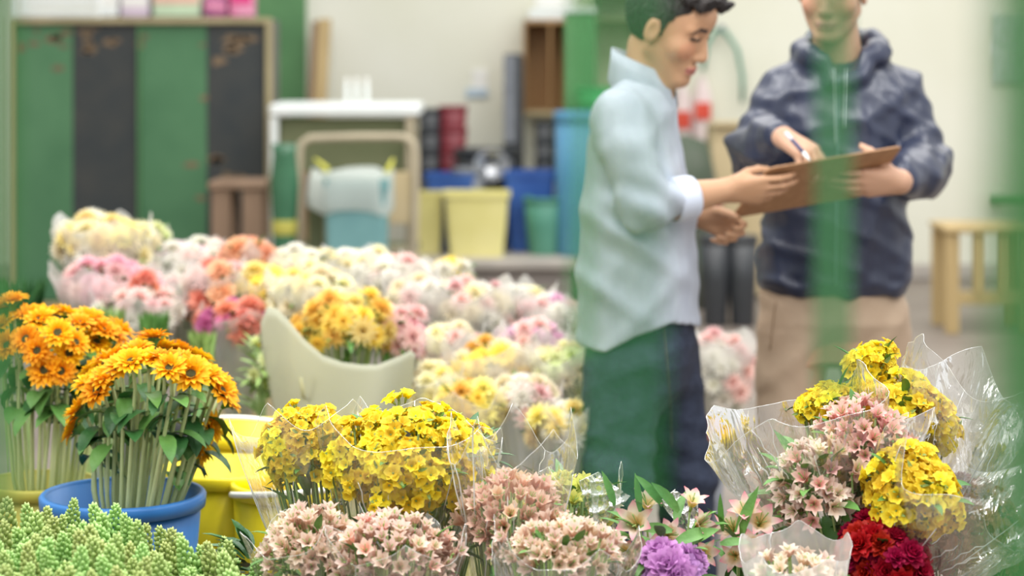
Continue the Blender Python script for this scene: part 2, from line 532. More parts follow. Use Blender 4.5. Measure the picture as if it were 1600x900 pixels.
def wrap_mesh(mb, T, axis, length, r0, R1, jag=.05, seed=1, nu=110, nv=22, arc=1.0, fold=.10, flare=1.0, open_dir=0.0, squash=1.0):
    x, y, a = frame_of(axis)
    rr = random.Random(seed)
    ph = [rr.uniform(0, 6.28) for _ in range(12)]
    npk = rr.choice((3, 4, 5))
    rows = []
    for i in range(nv + 1):
        v = i / nv
        row = []
        for j in range(nu + (0 if arc >= 1 else 1)):
            q = open_dir + 2 * math.pi * arc * (j / nu)
            r = r0 + (R1 - r0) * (v ** .75) * (1 + .15 * (flare - 1) * v)
            f = 0
            for m_, am in ((5, .55), (9, .35), (14, .16), (23, .09), (37, .05)):
                f += am * (1 - 2 * abs(math.sin(m_ * q * .5 + ph[m_ % 12] + 1.2 * math.sin(3 * v + ph[(m_ + 3) % 12]))))
            f2 = .8 * math.sin(17 * v + 3 * math.sin(2 * q + ph[2]) + ph[4]) * .35 + math.sin(31 * v + 5 * q) * .2
            r *= 1 + fold * (f * (.35 + .65 * v) + f2 * .35 * v)
            hgt = length * v + (v ** 3) * jag * (1.5 * (.6 - abs(math.sin(npk * q * .5 + ph[5]))) + .22 * math.sin((npk + 2) * q + ph[6]))
            row.append(T + a * hgt + x * (r * math.cos(q)) + y * (r * math.sin(q) * squash))
        rows.append(row)
    mb.grid(rows, None, closed=arc >= 1)
    # folded rim and sharp creases of the sheet, coloured pale as highlight streaks
    mb.cm = 1
    top = rows[-1]
    mb.tube(top + [top[0]] if arc >= 1 else top, .00042, 4, cap=False)
    for k in range(14):
        j = rr.randrange(nu); i0 = rr.randrange(nv // 3, nv - 6); L = rr.randrange(5, 12); dj = rr.choice((-1, 1, 0, 0))
        pts = [rows[min(nv, i0 + m_)][(j + dj * m_ // 2) % len(rows[0])] for m_ in range(L)]
        mb.tube(pts, [.0003] + [rr.uniform(.0006, .0013) for _ in range(L - 2)] + [.0003], 4)
    mb.cm = 0

def bouquet(name, label, C, rs, T, bloom, n, size, mats, lo=-.25, wrap=None, wm=None, leaves=14, leaf_m=None, leaf_l=.07, group=None, jitter=.12, cat='bouquet', seed=0, stems=True, flower_name='flower', spots=None, big=1.42, fill=0, lumpy=.16):
    """C centre of the head, rs (side, side, along axis) radii, T where the stems are tied"""
    C = Vector(C); T = Vector(T)
    ax = (C - T).normalized(); x, y, a = frame_of(ax)
    root = thing(name, label, cat, T, group)
    rr = random.Random(seed * 77 + 5)
    pts = []
    if spots is None:
        ga = 2.399963
        tot = n / ((1 - lo) / 2)
        for k in range(int(tot)):
            c = 1 - 2 * (k + .5) / tot
            if c < lo: break
            s_ = math.sqrt(1 - c * c); q = k * ga
            nn = Vector((s_ * math.cos(q), s_ * math.sin(q), c))
            lump = 1 + lumpy * (math.sin(4.2 * nn.x + seed) + math.sin(4.8 * nn.y + 2 * seed) + math.sin(5 * nn.z + 3 * seed)) * .5 * (1 - max(0, nn.z) ** 4)
            pt = C + (x * (nn.x * rs[0]) + y * (nn.y * rs[1]) + a * (nn.z * rs[2])) * lump
            no = (x * (nn.x / rs[0]) + y * (nn.y / rs[1]) + a * (nn.z / rs[2])).normalized()
            no = (no + a * .25 + Vector((0, -.25, .1)) + Vector((rr.uniform(-1, 1), rr.uniform(-1, 1), rr.uniform(-1, 1))) * jitter * 2).normalized()
            pt += no * rr.uniform(-1, .8) * jitter * min(rs) + Vector((rr.uniform(-1, 1), rr.uniform(-1, 1), rr.uniform(-1, 1))) * size * .35
            pts.append((pt, no))
    else:
        for sp in spots: pts.append((Vector(sp[0]), Vector(sp[1]).normalized()))
    lp = [rr.uniform(0, 6.28) for _ in range(4)]
    for k, (pt, no) in enumerate(pts):
        me = bloom[rr.randrange(len(bloom))]
        o = link(flower_name, me, root)
        q = no.to_track_quat('Z', 'Y').to_matrix().to_4x4()
        s_ = size * big * rr.uniform(.8, 1.15)
        o.matrix_local = Matrix.Translation(pt - T) @ q @ Matrix.Rotation(rr.uniform(0, 6.28), 4, 'Z') @ Matrix.Diagonal((s_, s_, s_, 1))
    if fill:
        vs, fs, ts, ms = [], [], [], []
        for k in range(fill):
            me = bloom[rr.randrange(len(bloom))]
            c = rr.uniform(lo, 1); s_ = math.sqrt(1 - c * c); q = rr.uniform(0, 6.283); d_ = rr.uniform(.62, .92)
            no = (x * (s_ * math.cos(q)) + y * (s_ * math.sin(q)) + a * (c + .3)).normalized()
            pt = C + x * (s_ * math.cos(q) * rs[0] * d_) + y * (s_ * math.sin(q) * rs[1] * d_) + a * (c * rs[2] * d_) - T
            sz = size * big * rr.uniform(.8, 1.1)
            M_ = np.array(Matrix.Translation(pt) @ no.to_track_quat('Z', 'Y').to_matrix().to_4x4() @ Matrix.Rotation(rr.uniform(0, 6.28), 4, 'Z') @ Matrix.Diagonal((sz, sz, sz, 1)))
            co = np.empty(len(me.vertices) * 3); me.vertices.foreach_get('co', co); co = co.reshape(-1, 3) @ M_[:3, :3].T + M_[:3, 3]
            t_ = np.empty(len(me.vertices)); me.attributes['t'].data.foreach_get('value', t_)
            off = len(vs); vs.extend(co.tolist()); ts.extend(t_.tolist())
            for p_ in me.polygons: fs.append(tuple(off + i for i in p_.vertices)); ms.append(p_.material_index)
        mb = MB(); mb.v, mb.f, mb.t, mb.m = vs, fs, ts, ms
        o = link('inner_blooms', mesh_of('inner_blooms', mb, list(bloom[0].materials)), root); o['kind'] = 'stuff'
    if stems:
        mb = MB()
        for k, (pt, no) in enumerate(pts[::max(1, len(pts) // 26)]):
            b = T + Vector((rr.uniform(-.02, .02), rr.uniform(-.02, .02), 0)) - a * .12
            m_ = T.lerp(pt, .5) + (pt - C) * .15
            mb.tube([b, T + (pt - C) * .08, m_, pt - no * size * .3], [.0022, .0022, .002, .0018], 5)
        if mb.f: obj('stems', mb, STEM, root, True)
    if leaves:
        mb = MB()
        for k in range(leaves):
            q = rr.uniform(0, 6.28); c = rr.uniform(-.9, .75)
            s_ = math.sqrt(max(0, 1 - c * c))
            d = x * math.cos(q) * s_ + y * math.sin(q) * s_ + a * c
            p = C + x * (math.cos(q) * s_ * rs[0] * .72) + y * (math.sin(q) * s_ * rs[1] * .72) + a * (c * rs[2] * .72)
            leaf_blade(mb, p, d + a * .5, a + d * .3, leaf_l * rr.uniform(.7, 1.3), leaf_l * .30 * rr.uniform(.8, 1.3), rr.uniform(.2, 1.0))
        for k in range(leaves // 2 if stems else 0):
            u = rr.uniform(.45, .85); q = rr.uniform(0, 6.28)
            d = x * math.cos(q) + y * math.sin(q)
            leaf_blade(mb, T.lerp(C, u) + d * rs[0] * .55 * u, d + a * .9, a - d * .6, leaf_l * rr.uniform(1.0, 1.5), leaf_l * .36, rr.uniform(.2, .8))
        obj('foliage', mb, leaf_m or LEAF, root, True)
    if wrap:
        mb = MB()
        wrap_mesh(mb, T + a * wrap.get('start', -.02), wrap.get('axis', ax), wrap['len'], wrap.get('r0', .02), wrap['r'], wrap.get('jag', .04), wrap.get('seed', seed + 3), fold=wrap.get('fold', .09), arc=wrap.get('arc', 1.0), open_dir=wrap.get('open', 0), squash=wrap.get('squash', 1.0))
        obj('wrapper', mb, [wm or CLEAR, CREASE_HL], root, True)
    return root

# ------------------------------------------------------------------ the hall
WALL = mat('wall_paint', (222, 222, 204), (230, 230, 216), 1.2, .75, .05, 30)
FLOOR = mat('floor_concrete', (122, 112, 104), (138, 128, 119), 2.2, .55, .08, 25)
GREENP = mat('green_paint', (84, 130, 84), (98, 146, 96), 3, .6)
GREENREF = mat('panel_green_reflection', (70, 116, 80), (84, 130, 92), 2.5, .6)  # green reflection on the cabinet front, put into the panel colour
BLACKB = mat('blackboard', (50, 56, 58), (62, 64, 62), 5, .55)
WOOD = mat('wood_pale', (176, 152, 106), (196, 172, 124), 8, .6, .1, 30, (1, 1, .15))
WOODB = mat('wood_brown', (128, 104, 84), (150, 124, 102), 8, .65, .1, 30, (1, 1, .15))
WOODF = mat('wood_frame', (160, 148, 112), (176, 162, 126), 8, .6, .1, 30, (1, 1, .2))
WOODBOX = mat('wood_box', (170, 132, 88), (188, 150, 104), 6, .6, .1, 30, (1, 1, .15))
WHITEP = mat('white_plastic', (226, 232, 230), (236, 240, 238), 5, .4)
BLACKP = mat('black_plastic', (46, 50, 54), (60, 62, 66), 5, .4, spec=.6)
GREYP = mat('grey_plastic', (116, 120, 128), (140, 144, 150), 8, .45)
MAROON = mat('maroon_plastic', (126, 50, 58), (146, 66, 72), 6, .4)
BLUEP = mat('blue_plastic', (44, 84, 160), (66, 108, 184), 6, .4)
BLUEL = mat('pale_blue_plastic', (84, 144, 190), (100, 158, 198), 3, .5)
BLUEB = mat('bucket_blue', (40, 104, 170), (56, 120, 184), 5, .4)
YELP = mat('cream_yellow_plastic', (226, 218, 142), (236, 228, 160), 4, .5)
YELB = mat('bright_yellow_plastic', (236, 214, 26), (244, 224, 50), 3, .4)
OLIVE = mat('olive_plastic', (176, 170, 70), (190, 184, 90), 4, .5)
TEALP = mat('teal_plastic', (104, 150, 152), (118, 164, 164), 4, .5)
GREENB = mat('sea_green_plastic', (80, 140, 120), (100, 160, 138), 4, .5)
BEIGE = mat('beige_metal', (176, 164, 140), (190, 178, 152), 4, .5)
OLIVED = mat('olive_board', (104, 112, 78), (118, 122, 90), 4, .7)
CARD = mat('cardboard', (196, 178, 138), (208, 190, 152), 4, .8)
PINKW = mat('pink_wrap', (214, 120, 160), (236, 170, 196), 18, .5)
PAPER = mat('paper_white', (232, 232, 226), (240, 240, 236), 4, .8)
REDP = mat('red_print', (214, 74, 56), (230, 100, 80), 10, .6)
PLAT = mat('platform_grey', (170, 164, 156), (186, 178, 168), 5, .7)

mb = MB(); mb.box((0, 7.5, -.05), (16, 19, .1)); struct('floor', mb, FLOOR)
mb = MB(); mb.box((0, 14.1, 2.2), (16, .2, 4.4)); struct('wall_back', mb, WALL)
mb = MB(); mb.box((-8.1, 7.5, 2.2), (.2, 19, 4.4)); struct('wall_left', mb, WALL)
mb = MB(); mb.box((0, 13.985, .05), (16, .03, .10), None, .01); struct('baseboard_back', mb, PLAT)

def pbox(mb, x0, y0, x1, y1, Y, depth, bev=.008):
    """box whose front face fills the rectangle at distance Y, running back by depth"""
    a = P(x0, y0, Y); b = P(x1, y1, Y)
    mb.box(((a.x + b.x) / 2, Y + depth / 2, (a.z + b.z) / 2), (abs(b.x - a.x), depth, abs(a.z - b.z)), None, bev)

def floor_at(x, Y): return Vector((x, Y, 0))

# platform
a = P(612, 0, 12.3).x; b = P(905, 0, 12.3).x
mb = MB(); mb.box(((a + b) / 2, 12.95, .27), (b - a, 1.3, .06), None, .01)
pl = thing('low_platform', 'low grey platform carrying the coloured buckets by the back wall', 'platform', ((a + b) / 2, 12.95, 0))
obj('deck', mb, PLAT, pl)
mb = MB(); mb.box(((a + b) / 2, 12.97, .12), (b - a - .06, 1.22, .24), None, .01); obj('skirt', mb, mat('skirt_grey', (140, 132, 126)), pl)
PZ = .30

# dark cabinet with black panels; the green ones hold a reflection as colour
Yc = 12.0
xa = P(12, 0, Yc).x; xb = P(424, 0, Yc).x; zt = P(0, 28, Yc).z
cab = thing('display_cabinet', 'tall pale-framed cabinet with black front panels and green reflection panels', 'cabinet', ((xa + xb) / 2, Yc + .25, 0))
mb = MB(); mb.box(((xa + xb) / 2, Yc + .28, zt / 2), (xb - xa - .02, .44, zt - .02), None, .01); obj('body', mb, BLACKP, cab)
mb = MB()
t = .032
for x in (xa + t / 2, xb - t / 2): mb.box((x, Yc + .02, zt / 2), (t, .06, zt), None, .004)
for z in (zt - t / 2, t / 2 + .06): mb.box(((xa + xb) / 2, Yc + .02, z), (xb - xa - 2 * t, .06, t), None, .004)
obj('frame', mb, WOODF, cab)
for (p0, p1, m_, nm) in ((19, 112, GREENREF, 'green_reflection_panel'), (112, 214, BLACKB, 'black_panel'), (218, 322, GREENREF, 'green_reflection_panel'), (322, 413, BLACKB, 'black_panel')):
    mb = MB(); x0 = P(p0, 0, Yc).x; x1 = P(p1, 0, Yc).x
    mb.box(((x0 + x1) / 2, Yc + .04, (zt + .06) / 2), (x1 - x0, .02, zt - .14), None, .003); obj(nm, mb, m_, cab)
mb = MB(); x0 = P(216, 0, Yc).x; mb.box((x0, Yc + .02, zt / 2 + .03), (.012, .03, zt - .14), None, .003); obj('seam', mb, GREENP, cab)
RUST = mat('rust_flakes', (134, 112, 88), (110, 96, 78), 20, .9)
mb = MB(); rr = random.Random(3)
for k in range(34):
    px = rr.gauss(135, 45) if k < 20 else rr.gauss(350, 30); py = 42 + abs(rr.gauss(0, 28)) if k < 26 else rr.uniform(60, 340)
    if not 20 < px < 412: continue
    c = P(px, py, Yc + .028); n = rr.randrange(5, 8); s_ = rr.uniform(.015, .05)
    b0 = len(mb.v)
    for q in range(n): mb.vert(c + Vector((math.cos(6.283 * q / n) * s_ * rr.uniform(.5, 1.6), 0, math.sin(6.283 * q / n) * s_ * rr.uniform(.3, .8))))
    for q in range(n): mb.vert(Vector(mb.v[b0 + q]) + Vector((0, .003, 0)))
    mb.face(*[b0 + q for q in range(n)])
    for q in range(n): mb.face(b0 + q, b0 + n + q, b0 + n + (q + 1) % n, b0 + (q + 1) % n)
obj('rust_stain', mb, RUST, cab)

# things on the cabinet
def crate(x0, x1, y0, label, m_, grp=None, rows=3):
    r_ = thing('plastic_crate', label, 'crate', P((x0 + x1) / 2, 28, Yc + .25), grp)
    base = zt; top = P(0, y0, Yc).z; xa_, xb_ = P(x0, 0, Yc).x, P(x1, 0, Yc).x
    mb = MB()
    for i in range(rows):
        z = base + (top - base) * (i + .5) / rows
        for y in (Yc + .08, Yc + .40): mb.box(((xa_ + xb_) / 2, y, z), (xb_ - xa_, .014, (top - base) / rows * .6), None, .003)
        for x in (xa_, xb_): mb.box((x, Yc + .24, z), (.014, .33, (top - base) / rows * .6), None, .003)
    obj('slat_side', mb, m_, r_)
    mb = MB()
    for x in (xa_, xb_):
        for y in (Yc + .08, Yc + .40): mb.box((x, y, (base + top) / 2), (.03, .03, top - base), None, .004)
    obj('corner_post', mb, m_, r_)
    mb = MB(); mb.box(((xa_ + xb_) / 2, Yc + .24, base + .008), (xb_ - xa_, .32, .014), None, .004); obj('bottom', mb, m_, r_)
crate(12, 150, -22, 'white slatted plastic crate at the left end of the cabinet top', WHITEP)
def packet(name, x0, x1, y0, label, m_, m2, cat='box', Y=Yc + .1, d=.2):
    r_ = thing(name, label, cat, P((x0 + x1) / 2, 28, Y + d / 2))
    mb = MB(); pbox(mb, x0, y0, x1, 28, Y, d, .012); obj('body', mb, m_, r_)
    mb = MB(); pbox(mb, x0 + 2, y0 + (28 - y0) * .35, x1 - 2, y0 + (28 - y0) * .62, Y - .004, .006, .001); obj('band', mb, m2, r_)
packet('carton', 156, 184, -25, 'bright white carton beside the slatted crate on the cabinet', WHITEP, PAPER)
packet('wrapped_parcel', 188, 232, -20, 'pale lilac parcel on top of the cabinet', mat('lilac', (206, 190, 206)), PAPER, 'parcel')
packet('carton', 238, 312, -30, 'pale green and pink carton in the middle of the cabinet top', mat('pale_green', (186, 206, 176)), mat('salmon', (220, 180, 164)))
packet('wrapped_parcel', 318, 354, -8, 'purple-pink wrapped parcel near the right end of the cabinet top', mat('plum', (150, 88, 130), (190, 110, 150), 14), PINKW, 'parcel')
packet('wrapped_parcel', 358, 394, -30, 'bright pink parcel at the right end of the cabinet top', PINKW, mat('hot_pink', (214, 60, 130)), 'parcel')

# green door on the back wall, and leaning board
mb = MB(); pbox(mb, 395, -220, 478, 436, 13.96, .04, .005)
d = struct('door_1', mb, GREENP)
hb = MB(); hb.box(P(468, 260, 13.93), (.03, .05, .12), None, .008); h_ = obj('door_handle', hb, GREYP, d)
lb = thing('leaning_board', 'narrow pale wooden board leaning on the back wall behind the cart', 'board', P(486, 440, 13.6))
mb = MB()
p0 = P(484, 0, 13.45); p0.z = .02; p1 = P(507, 30, 13.85)
rows = []
for p in (p0, p1): rows.append(p)
dv = (p1 - p0); mid = (p0 + p1) / 2
rot = dv.to_track_quat('Z', 'Y').to_matrix()
mb.box(mid, (.085, .03, dv.length), rot, .004); obj('plank', mb, WOOD, lb)
mb = MB(); mb.box(mid + Vector((-.06, -.0, 0)), (.03, .05, dv.length * .98), rot, .004); obj('batten', mb, WOODB, lb)

# wooden stool in front of the cabinet
def stool(x0, x1, ytop, Y, label, m_, depth=.34, leg=28, rail=True):
    a = P(x0, ytop, Y); b = P(x1, ytop, Y); z = a.z; r_ = thing('wooden_stool', label, 'stool', ((a.x + b.x) / 2, Y + depth / 2, 0))
    w_ = leg * Y / F
    mb = MB(); mb.box(((a.x + b.x) / 2, Y + depth / 2, z - .02), (b.x - a.x + .03, depth + .03, .04), None, .006); obj('seat', mb, m_, r_)
    for x in (a.x + w_ / 2, b.x - w_ / 2):
        for y in (Y + .03, Y + depth - .03):
            mb = MB(); mb.box((x, y, (z - .04) / 2), (w_, .05, z - .04), None, .005); obj('leg', mb, m_, r_)
    if rail:
        for y in (Y + .03, Y + depth - .03):
            mb = MB(); mb.box(((a.x + b.x) / 2, y, z * .32), (b.x - a.x - 2 * w_, .03, .05), None, .004); obj('rail', mb, m_, r_)
stool(330, 408, 284, 11.3, 'brown wooden stool standing before the dark cabinet', WOODB, leg=30)
st = thing('slatted_trestle', 'pale wooden slatted trestle against the wall at right', 'trestle', P(1545, 0, 11.4) * 1)
st.location.z = 0; st['org'] = tuple(st.location)
z = P(0, 356, 11.4).z
mb = MB(); xa_, xb_ = P(1476, 0, 11.4).x, P(1625, 0, 11.4).x
mb.box(((xa_ + xb_) / 2, 11.6, z - .012), (xb_ - xa_, .45, .03), None, .005); obj('top', mb, WOOD, st)
for px in (1489, 1532, 1574, 1612):
    for y in ((11.42, 11.78) if px in (1489, 1612) else (11.42,)):
        lo_ = 0 if px in (1489, 1612) else P(0, 462, 11.4).z
        mb = MB(); mb.box((P(px, 0, 11.4).x, y, (z - .03 + lo_) / 2), (.075 if px in (1489, 1612) else .06, .04, z - .03 - lo_), None, .005); obj('leg' if px in (1489, 1612) else 'slat', mb, WOOD, st)
mb = MB(); mb.box(((xa_ + xb_) / 2, 11.42, P(0, 466, 11.4).z), (xb_ - xa_ - .04, .03, .07), None, .005); obj('rail', mb, WOOD, st)

# cart with white top
Yk = 11.6
ct = thing('market_cart', 'waist-high cart with a white top and olive side board', 'cart', (P(540, 0, Yk).x, Yk + .3, 0))
zt2 = P(0, 163, Yk).z
mb = MB(); pbox(mb, 420, 163, 656, 182, Yk, .6, .012); obj('top', mb, WHITEP, ct)
mb = MB(); pbox(mb, 436, 184, 650, 268, Yk + .08, .03, .004); obj('side_board', mb, OLIVED, ct)
for px, m_ in ((427, WHITEP), (640, BEIGE)):
    for y in (Yk + .04, Yk + .55):
        x = P(px, 0, Yk).x; mb = MB(); mb.box((x, y, (zt2 - .06) / 2), (.045, .045, zt2 - .06), None, .006); obj('leg', mb, m_, ct)
mb = MB(); pbox(mb, 430, 392, 650, 402, Yk + .02, .55, .004); obj('shelf', mb, OLIVED, ct)
# folding table frame leaning in front
ft = thing('folded_table', 'beige tube-framed folding table standing on edge before the cart', 'table', (P(560, 0, 11.4).x, 11.45, 0))
pts = [P(467, 520, 11.45)] + [P(x, y, 11.45) for x, y in ((467, 400), (467, 250), (470, 226), (484, 216), (560, 214), (628, 214), (644, 222), (649, 240), (649, 300), (646, 430))]
pts[0].z = .03; pts.append(Vector((pts[-1].x, 11.45, .03)))
mb = MB(); mb.tube(pts, .022, 8); obj('tube_frame', mb, BEIGE, ft, True)
mb = MB(); pbox(mb, 600, 268, 642, 350, 11.46, .02, .004); obj('panel', mb, CARD, ft)
mb = MB(); pbox(mb, 470, 386, 648, 396, 11.44, .025, .004); obj('brace', mb, BEIGE, ft)
for k, px in enumerate((542, 557, 573)):
    r_ = thing('white_bottle', 'small white bottle standing on the cart top in a trio', 'bottle', P(px, 163, Yk + .3), 'white bottles on the cart')
    r_.location.z = zt2; r_['org'] = tuple(r_.location); c = Vector(r_['org'])
    mb = MB(); mb.lathe([(.001, 0), (.012, 0), (.013, .01), (.013, .09), (.010, .10), (.009, .11), (.001, .11)], 14, c); obj('body', mb, WHITEP, r_, True)
    mb = MB(); mb.lathe([(.011, .11), (.011, .135), (.001, .135)], 12, c); obj('cap', mb, PAPER, r_, True)
# post-like stack at the cart's left
gp = thing('green_bottle_vase', 'tall dark green glass vase standing left of the teal bin', 'vase', (P(445, 0, 11.0).x, 11.0, 0))
GG = mat('green_glass', (44, 96, 66), (60, 116, 82), 4, .25, spec=.7)
z1 = P(0, 225, 11).z
mb = MB(); mb.lathe([(.001, 0), (.055, 0), (.06, .05), (.06, z1 * .55), (.075, z1 * .8), (.06, z1 * .95), (.066, z1), (.058, z1), (.05, z1 * .95), (.001, z1 * .9)], 24, (gp.location.x, 11.0, 0)); obj('body', mb, GG, gp, True)
mb = MB(); mb.lathe([(.062, z1 * .55), (.066, z1 * .56), (.066, z1 * .62), (.062, z1 * .63)], 24, (gp.location.x, 11.0, 0)); obj('band', mb, OLIVE, gp, True)

def bin_square(name, label, cat, x0, x1, ytop, zb, Y, m_, taper=.85, depth=None, rim=None, parts=None, grp=None):
    a = P(x0, ytop, Y); b = P(x1, ytop, Y); w_ = b.x - a.x; dp = depth or w_ * .8; z = a.z
    c = Vector(((a.x + b.x) / 2, Y + dp / 2, zb)); r_ = thing(name, label, cat, c, grp)
    mb = MB(); rows = []
    def rect(s_, zz, n=6):
        hx, hy = w_ / 2 * s_, dp / 2 * s_; rd = .18 * min(hx, hy); o = []
        for (sx, sy, a0) in ((1, 1, 0), (-1, 1, 90), (-1, -1, 180), (1, -1, 270)):
            for k in range(4):
                q = math.radians(a0 + k * 30); o.append(c + Vector((sx * (hx - rd) + rd * math.cos(q), sy * (hy - rd) + rd * math.sin(q), zz)))
        return o
    h = z - zb
    rows = [rect(taper * .3, .0), rect(taper, .0), rect(taper + (1 - taper) * .5, h * .5), rect(.975, h * .97), rect(.93, h * .97), rect(taper * .9, .02), rect(.2, .02)]
    base = mb.grid(rows, None, True); obj('body', mb, m_, r_, False)
    mb = MB(); mb.grid([rect(1.0, h * .93), rect(1.03, h * .93), rect(1.03, h), rect(.96, h), rect(.95, h * .95)], None, True); obj('rim', mb, rim or m_, r_, False)
    return r_, c, w_, dp, h

r_, c, w_, dp, h = bin_square('waste_bin', 'teal plastic bin lined with a white bag beside the cart', 'bin', 506, 606, 280, 0, 10.9, TEALP)
mb = MB(); rows = []
rr = random.Random(8)
for i, (s_, dz) in enumerate(((.90, -.02), (1.0, .035), (1.07, .02), (1.12, -.06), (1.15, -.13), (1.1 , -.17))):
    row = []
    for k in range(40):
        q = 2 * math.pi * k / 40; f = 1 + .05 * math.sin(5 * q + i) + .04 * math.sin(9 * q)
        cx, sx = math.cos(q), math.sin(q); e = .5; lf = -.07 * max(0, -cx) * (i < 5)
        row.append(c + Vector((math.copysign(abs(cx) ** e, cx) * w_ / 2 * s_ * f + lf, math.copysign(abs(sx) ** e, sx) * dp / 2 * s_ * f, h + dz + .015 * math.sin(4 * q + 2))))
    rows.append(row)
mb.grid(rows, None, True); bag = obj('bin_bag', mb, film('bin_bag_film', .04, .85, (232, 238, 232), .4, .3), r_, True)
for sx in (-.5, .42):
    mb = MB(); p = c + Vector((w_ * sx, -dp * .3, h + .0)); mb.tube([p, p + Vector((.02 + .02 * sx, 0, .05)), p + Vector((.05 * (1 if sx > 0 else -1), -.01, .10))], [.012, .016, .006], 6); obj('bag_tie', mb, mat('tie_yellow', (214, 212, 92)), r_, True)
# cardboard upright
cb = thing('cardboard_tube', 'brownish cardboard carton upright between green vase and bin', 'carton', (P(492, 0, 11.2).x, 11.25, 0))
mb = MB(); pbox(mb, 481, 308, 506, 525, 11.2, .12, .006); obj('body', mb, OLIVED, cb)
mb = MB(); pbox(mb, 480, 305, 507, 312, 11.19, .13, .003); obj('flap', mb, CARD, cb)

# round buckets
def bucket(label, x, y, zb, rtop, h, m_, name='bucket', cat='bucket', taper=.78, rimm=None, grp=None, handle=None, rim=True):
    r_ = thing(name, label, cat, (x, y, zb), grp); c = (x, y, zb); rb = rtop * taper
    mb = MB(); mb.lathe([(.001, 0), (rb * .95, 0), (rb, .008), (rb + (rtop - rb) * .5, h * .5), (rtop * .985, h * .985), (rtop * .955, h * .985), (rb * .96, .03), (.001, .022)], 40, c); obj('body', mb, m_, r_, True)
    if rim:
        mb = MB(); mb.lathe([(rtop * .985, h * .92), (rtop * 1.03, h * .925), (rtop * 1.04, h * .985), (rtop * 1.01, h), (rtop * .96, h), (rtop * .955, h * .96)], 40, c); obj('rim', mb, rimm or m_, r_, True)
    if handle:
        mb = MB(); n = 22; ang = handle[1]; yaw = handle[2]; pts = []
        for k in range(n + 1):
            q = math.pi * k / n; lx = rtop * 1.05 * math.cos(q); ly = rtop * 1.02 * math.sin(q)
            v = Vector((lx, -ly * math.cos(ang), h * .95 + ly * math.sin(ang)))
            pts.append(Vector(c) + Matrix.Rotation(yaw, 3, 'Z') @ v)
        mb.tube(pts, .006, 8); obj('handle', mb, handle[0], r_, True)
    return r_

bin_square('bucket', 'pale yellow squarish bucket at the front of the platform', 'bucket', 692, 796, 302, PZ, 12.4, YELP, .80)
bin_square('bucket', 'small pale yellow bucket left of the wider one on the platform', 'bucket', 646, 692, 300, PZ, 12.55, YELP, .8)
bin_square('storage_bin', 'deep blue bin behind the wide pale yellow bucket on the platform', 'bin', 786, 868, 268, PZ, 12.7, BLUEP, .72)
bucket('grey green bucket right of the blue bin on the platform', P(852, 0, 12.6).x, 12.62, PZ, .125, P(0, 308, 12.6).z - PZ, GREENB)
def stack(label, name, cat, px0, px1, ytop, zb, Y, m_, n, taper=.9):
    """nested buckets: one thing that was stacked, each bucket separate"""
    xa_, xb_ = P(px0, 0, Y).x, P(px1, 0, Y).x; r0 = (xb_ - xa_) / 2; zt_ = P(0, ytop, Y).z
    hs = (zt_ - zb); bh = min(.3, hs * .6); st_ = (hs - bh) / max(1, n - 1)
    for k in range(n):
        pos = 'bottom one' if k == 0 else ('topmost' if k == n - 1 else 'inner')
        bucket(label.format(['lowest', 'second', 'third', 'fourth', 'fifth', 'sixth', 'seventh'][k] if k < n - 1 else 'topmost'), (xa_ + xb_) / 2, Y + r0, zb + k * st_, r0, bh, m_, taper=.72, grp=None)
stack('maroon bucket, {} of the nested stack near the wall', 'bucket', 'bucket', 684, 730, 166, PZ, 13.2, MAROON, 5)
stack('black bucket, {} of the stack left of the maroon buckets', 'bucket', 'bucket', 652, 690, 170, PZ, 13.2, BLACKP, 5)
stack('black bucket, {} of the stack under the wooden box', 'bucket', 'bucket', 836, 868, 190, PZ, 13.1, BLACKP, 5)
bucket('black tub sitting between maroon buckets and grey stack', P(760, 0, 13).x, 13.1, PZ, .19, P(0, 232, 13.1).z - PZ, BLACKP)
bucket('low grey black tub beside the maroon bucket stack', P(738, 0, 12.9).x - .02, 12.85, PZ, .10, P(0, 262, 12.9).z - PZ, GREYP)
for k, (x0, x1, yt) in enumerate(((664, 742, 272),)):
    bin_square('storage_bin', 'low blue tub behind the small pale yellow bucket', 'bin', x0, x1, yt, PZ, 12.75, BLUEP, .85)
r_ = thing('upright_speaker', 'slim tall black and grey case standing on the platform', 'case', (P(800, 0, 13.4).x, 13.45, PZ))
mb = MB(); pbox(mb, 787, 84, 818, 360, 13.4, .22, .015); 
lo_ = mb; obj('body', mb, BLACKP, r_)
mb = MB(); pbox(mb, 787, 88, 806, 225, 13.38, .03, .01); obj('grey_panel', mb, GREYP, r_)
# silver kettle-like dome
r_ = thing('metal_bowl', 'shiny grey bowl tipped on its side behind the yellow bucket', 'bowl', P(768, 300, 12.62))
mb = MB(); mb.lathe([(.001, 0), (.05, .005), (.085, .04), (.10, .09), (.096, .09), (.08, .045), (.045, .012), (.001, .008)], 28)
mb.v = [tuple(Matrix.Rotation(1.1, 3, 'X') @ Vector(v)) for v in mb.v]
o = obj('body', mb, mat('steel', (190, 192, 196), rough=.25, metal=.8), r_, True, loc=(0, .02, .0)); 
r_.location = P(768, 268, 12.9); 
mb = MB(); mb.tube([(0.1, 0, 0.02), (.12, 0, .05), (.1, 0, .08)], .006, 6); obj('handle', mb, GREYP, r_, True, loc=(0, 0, 0))

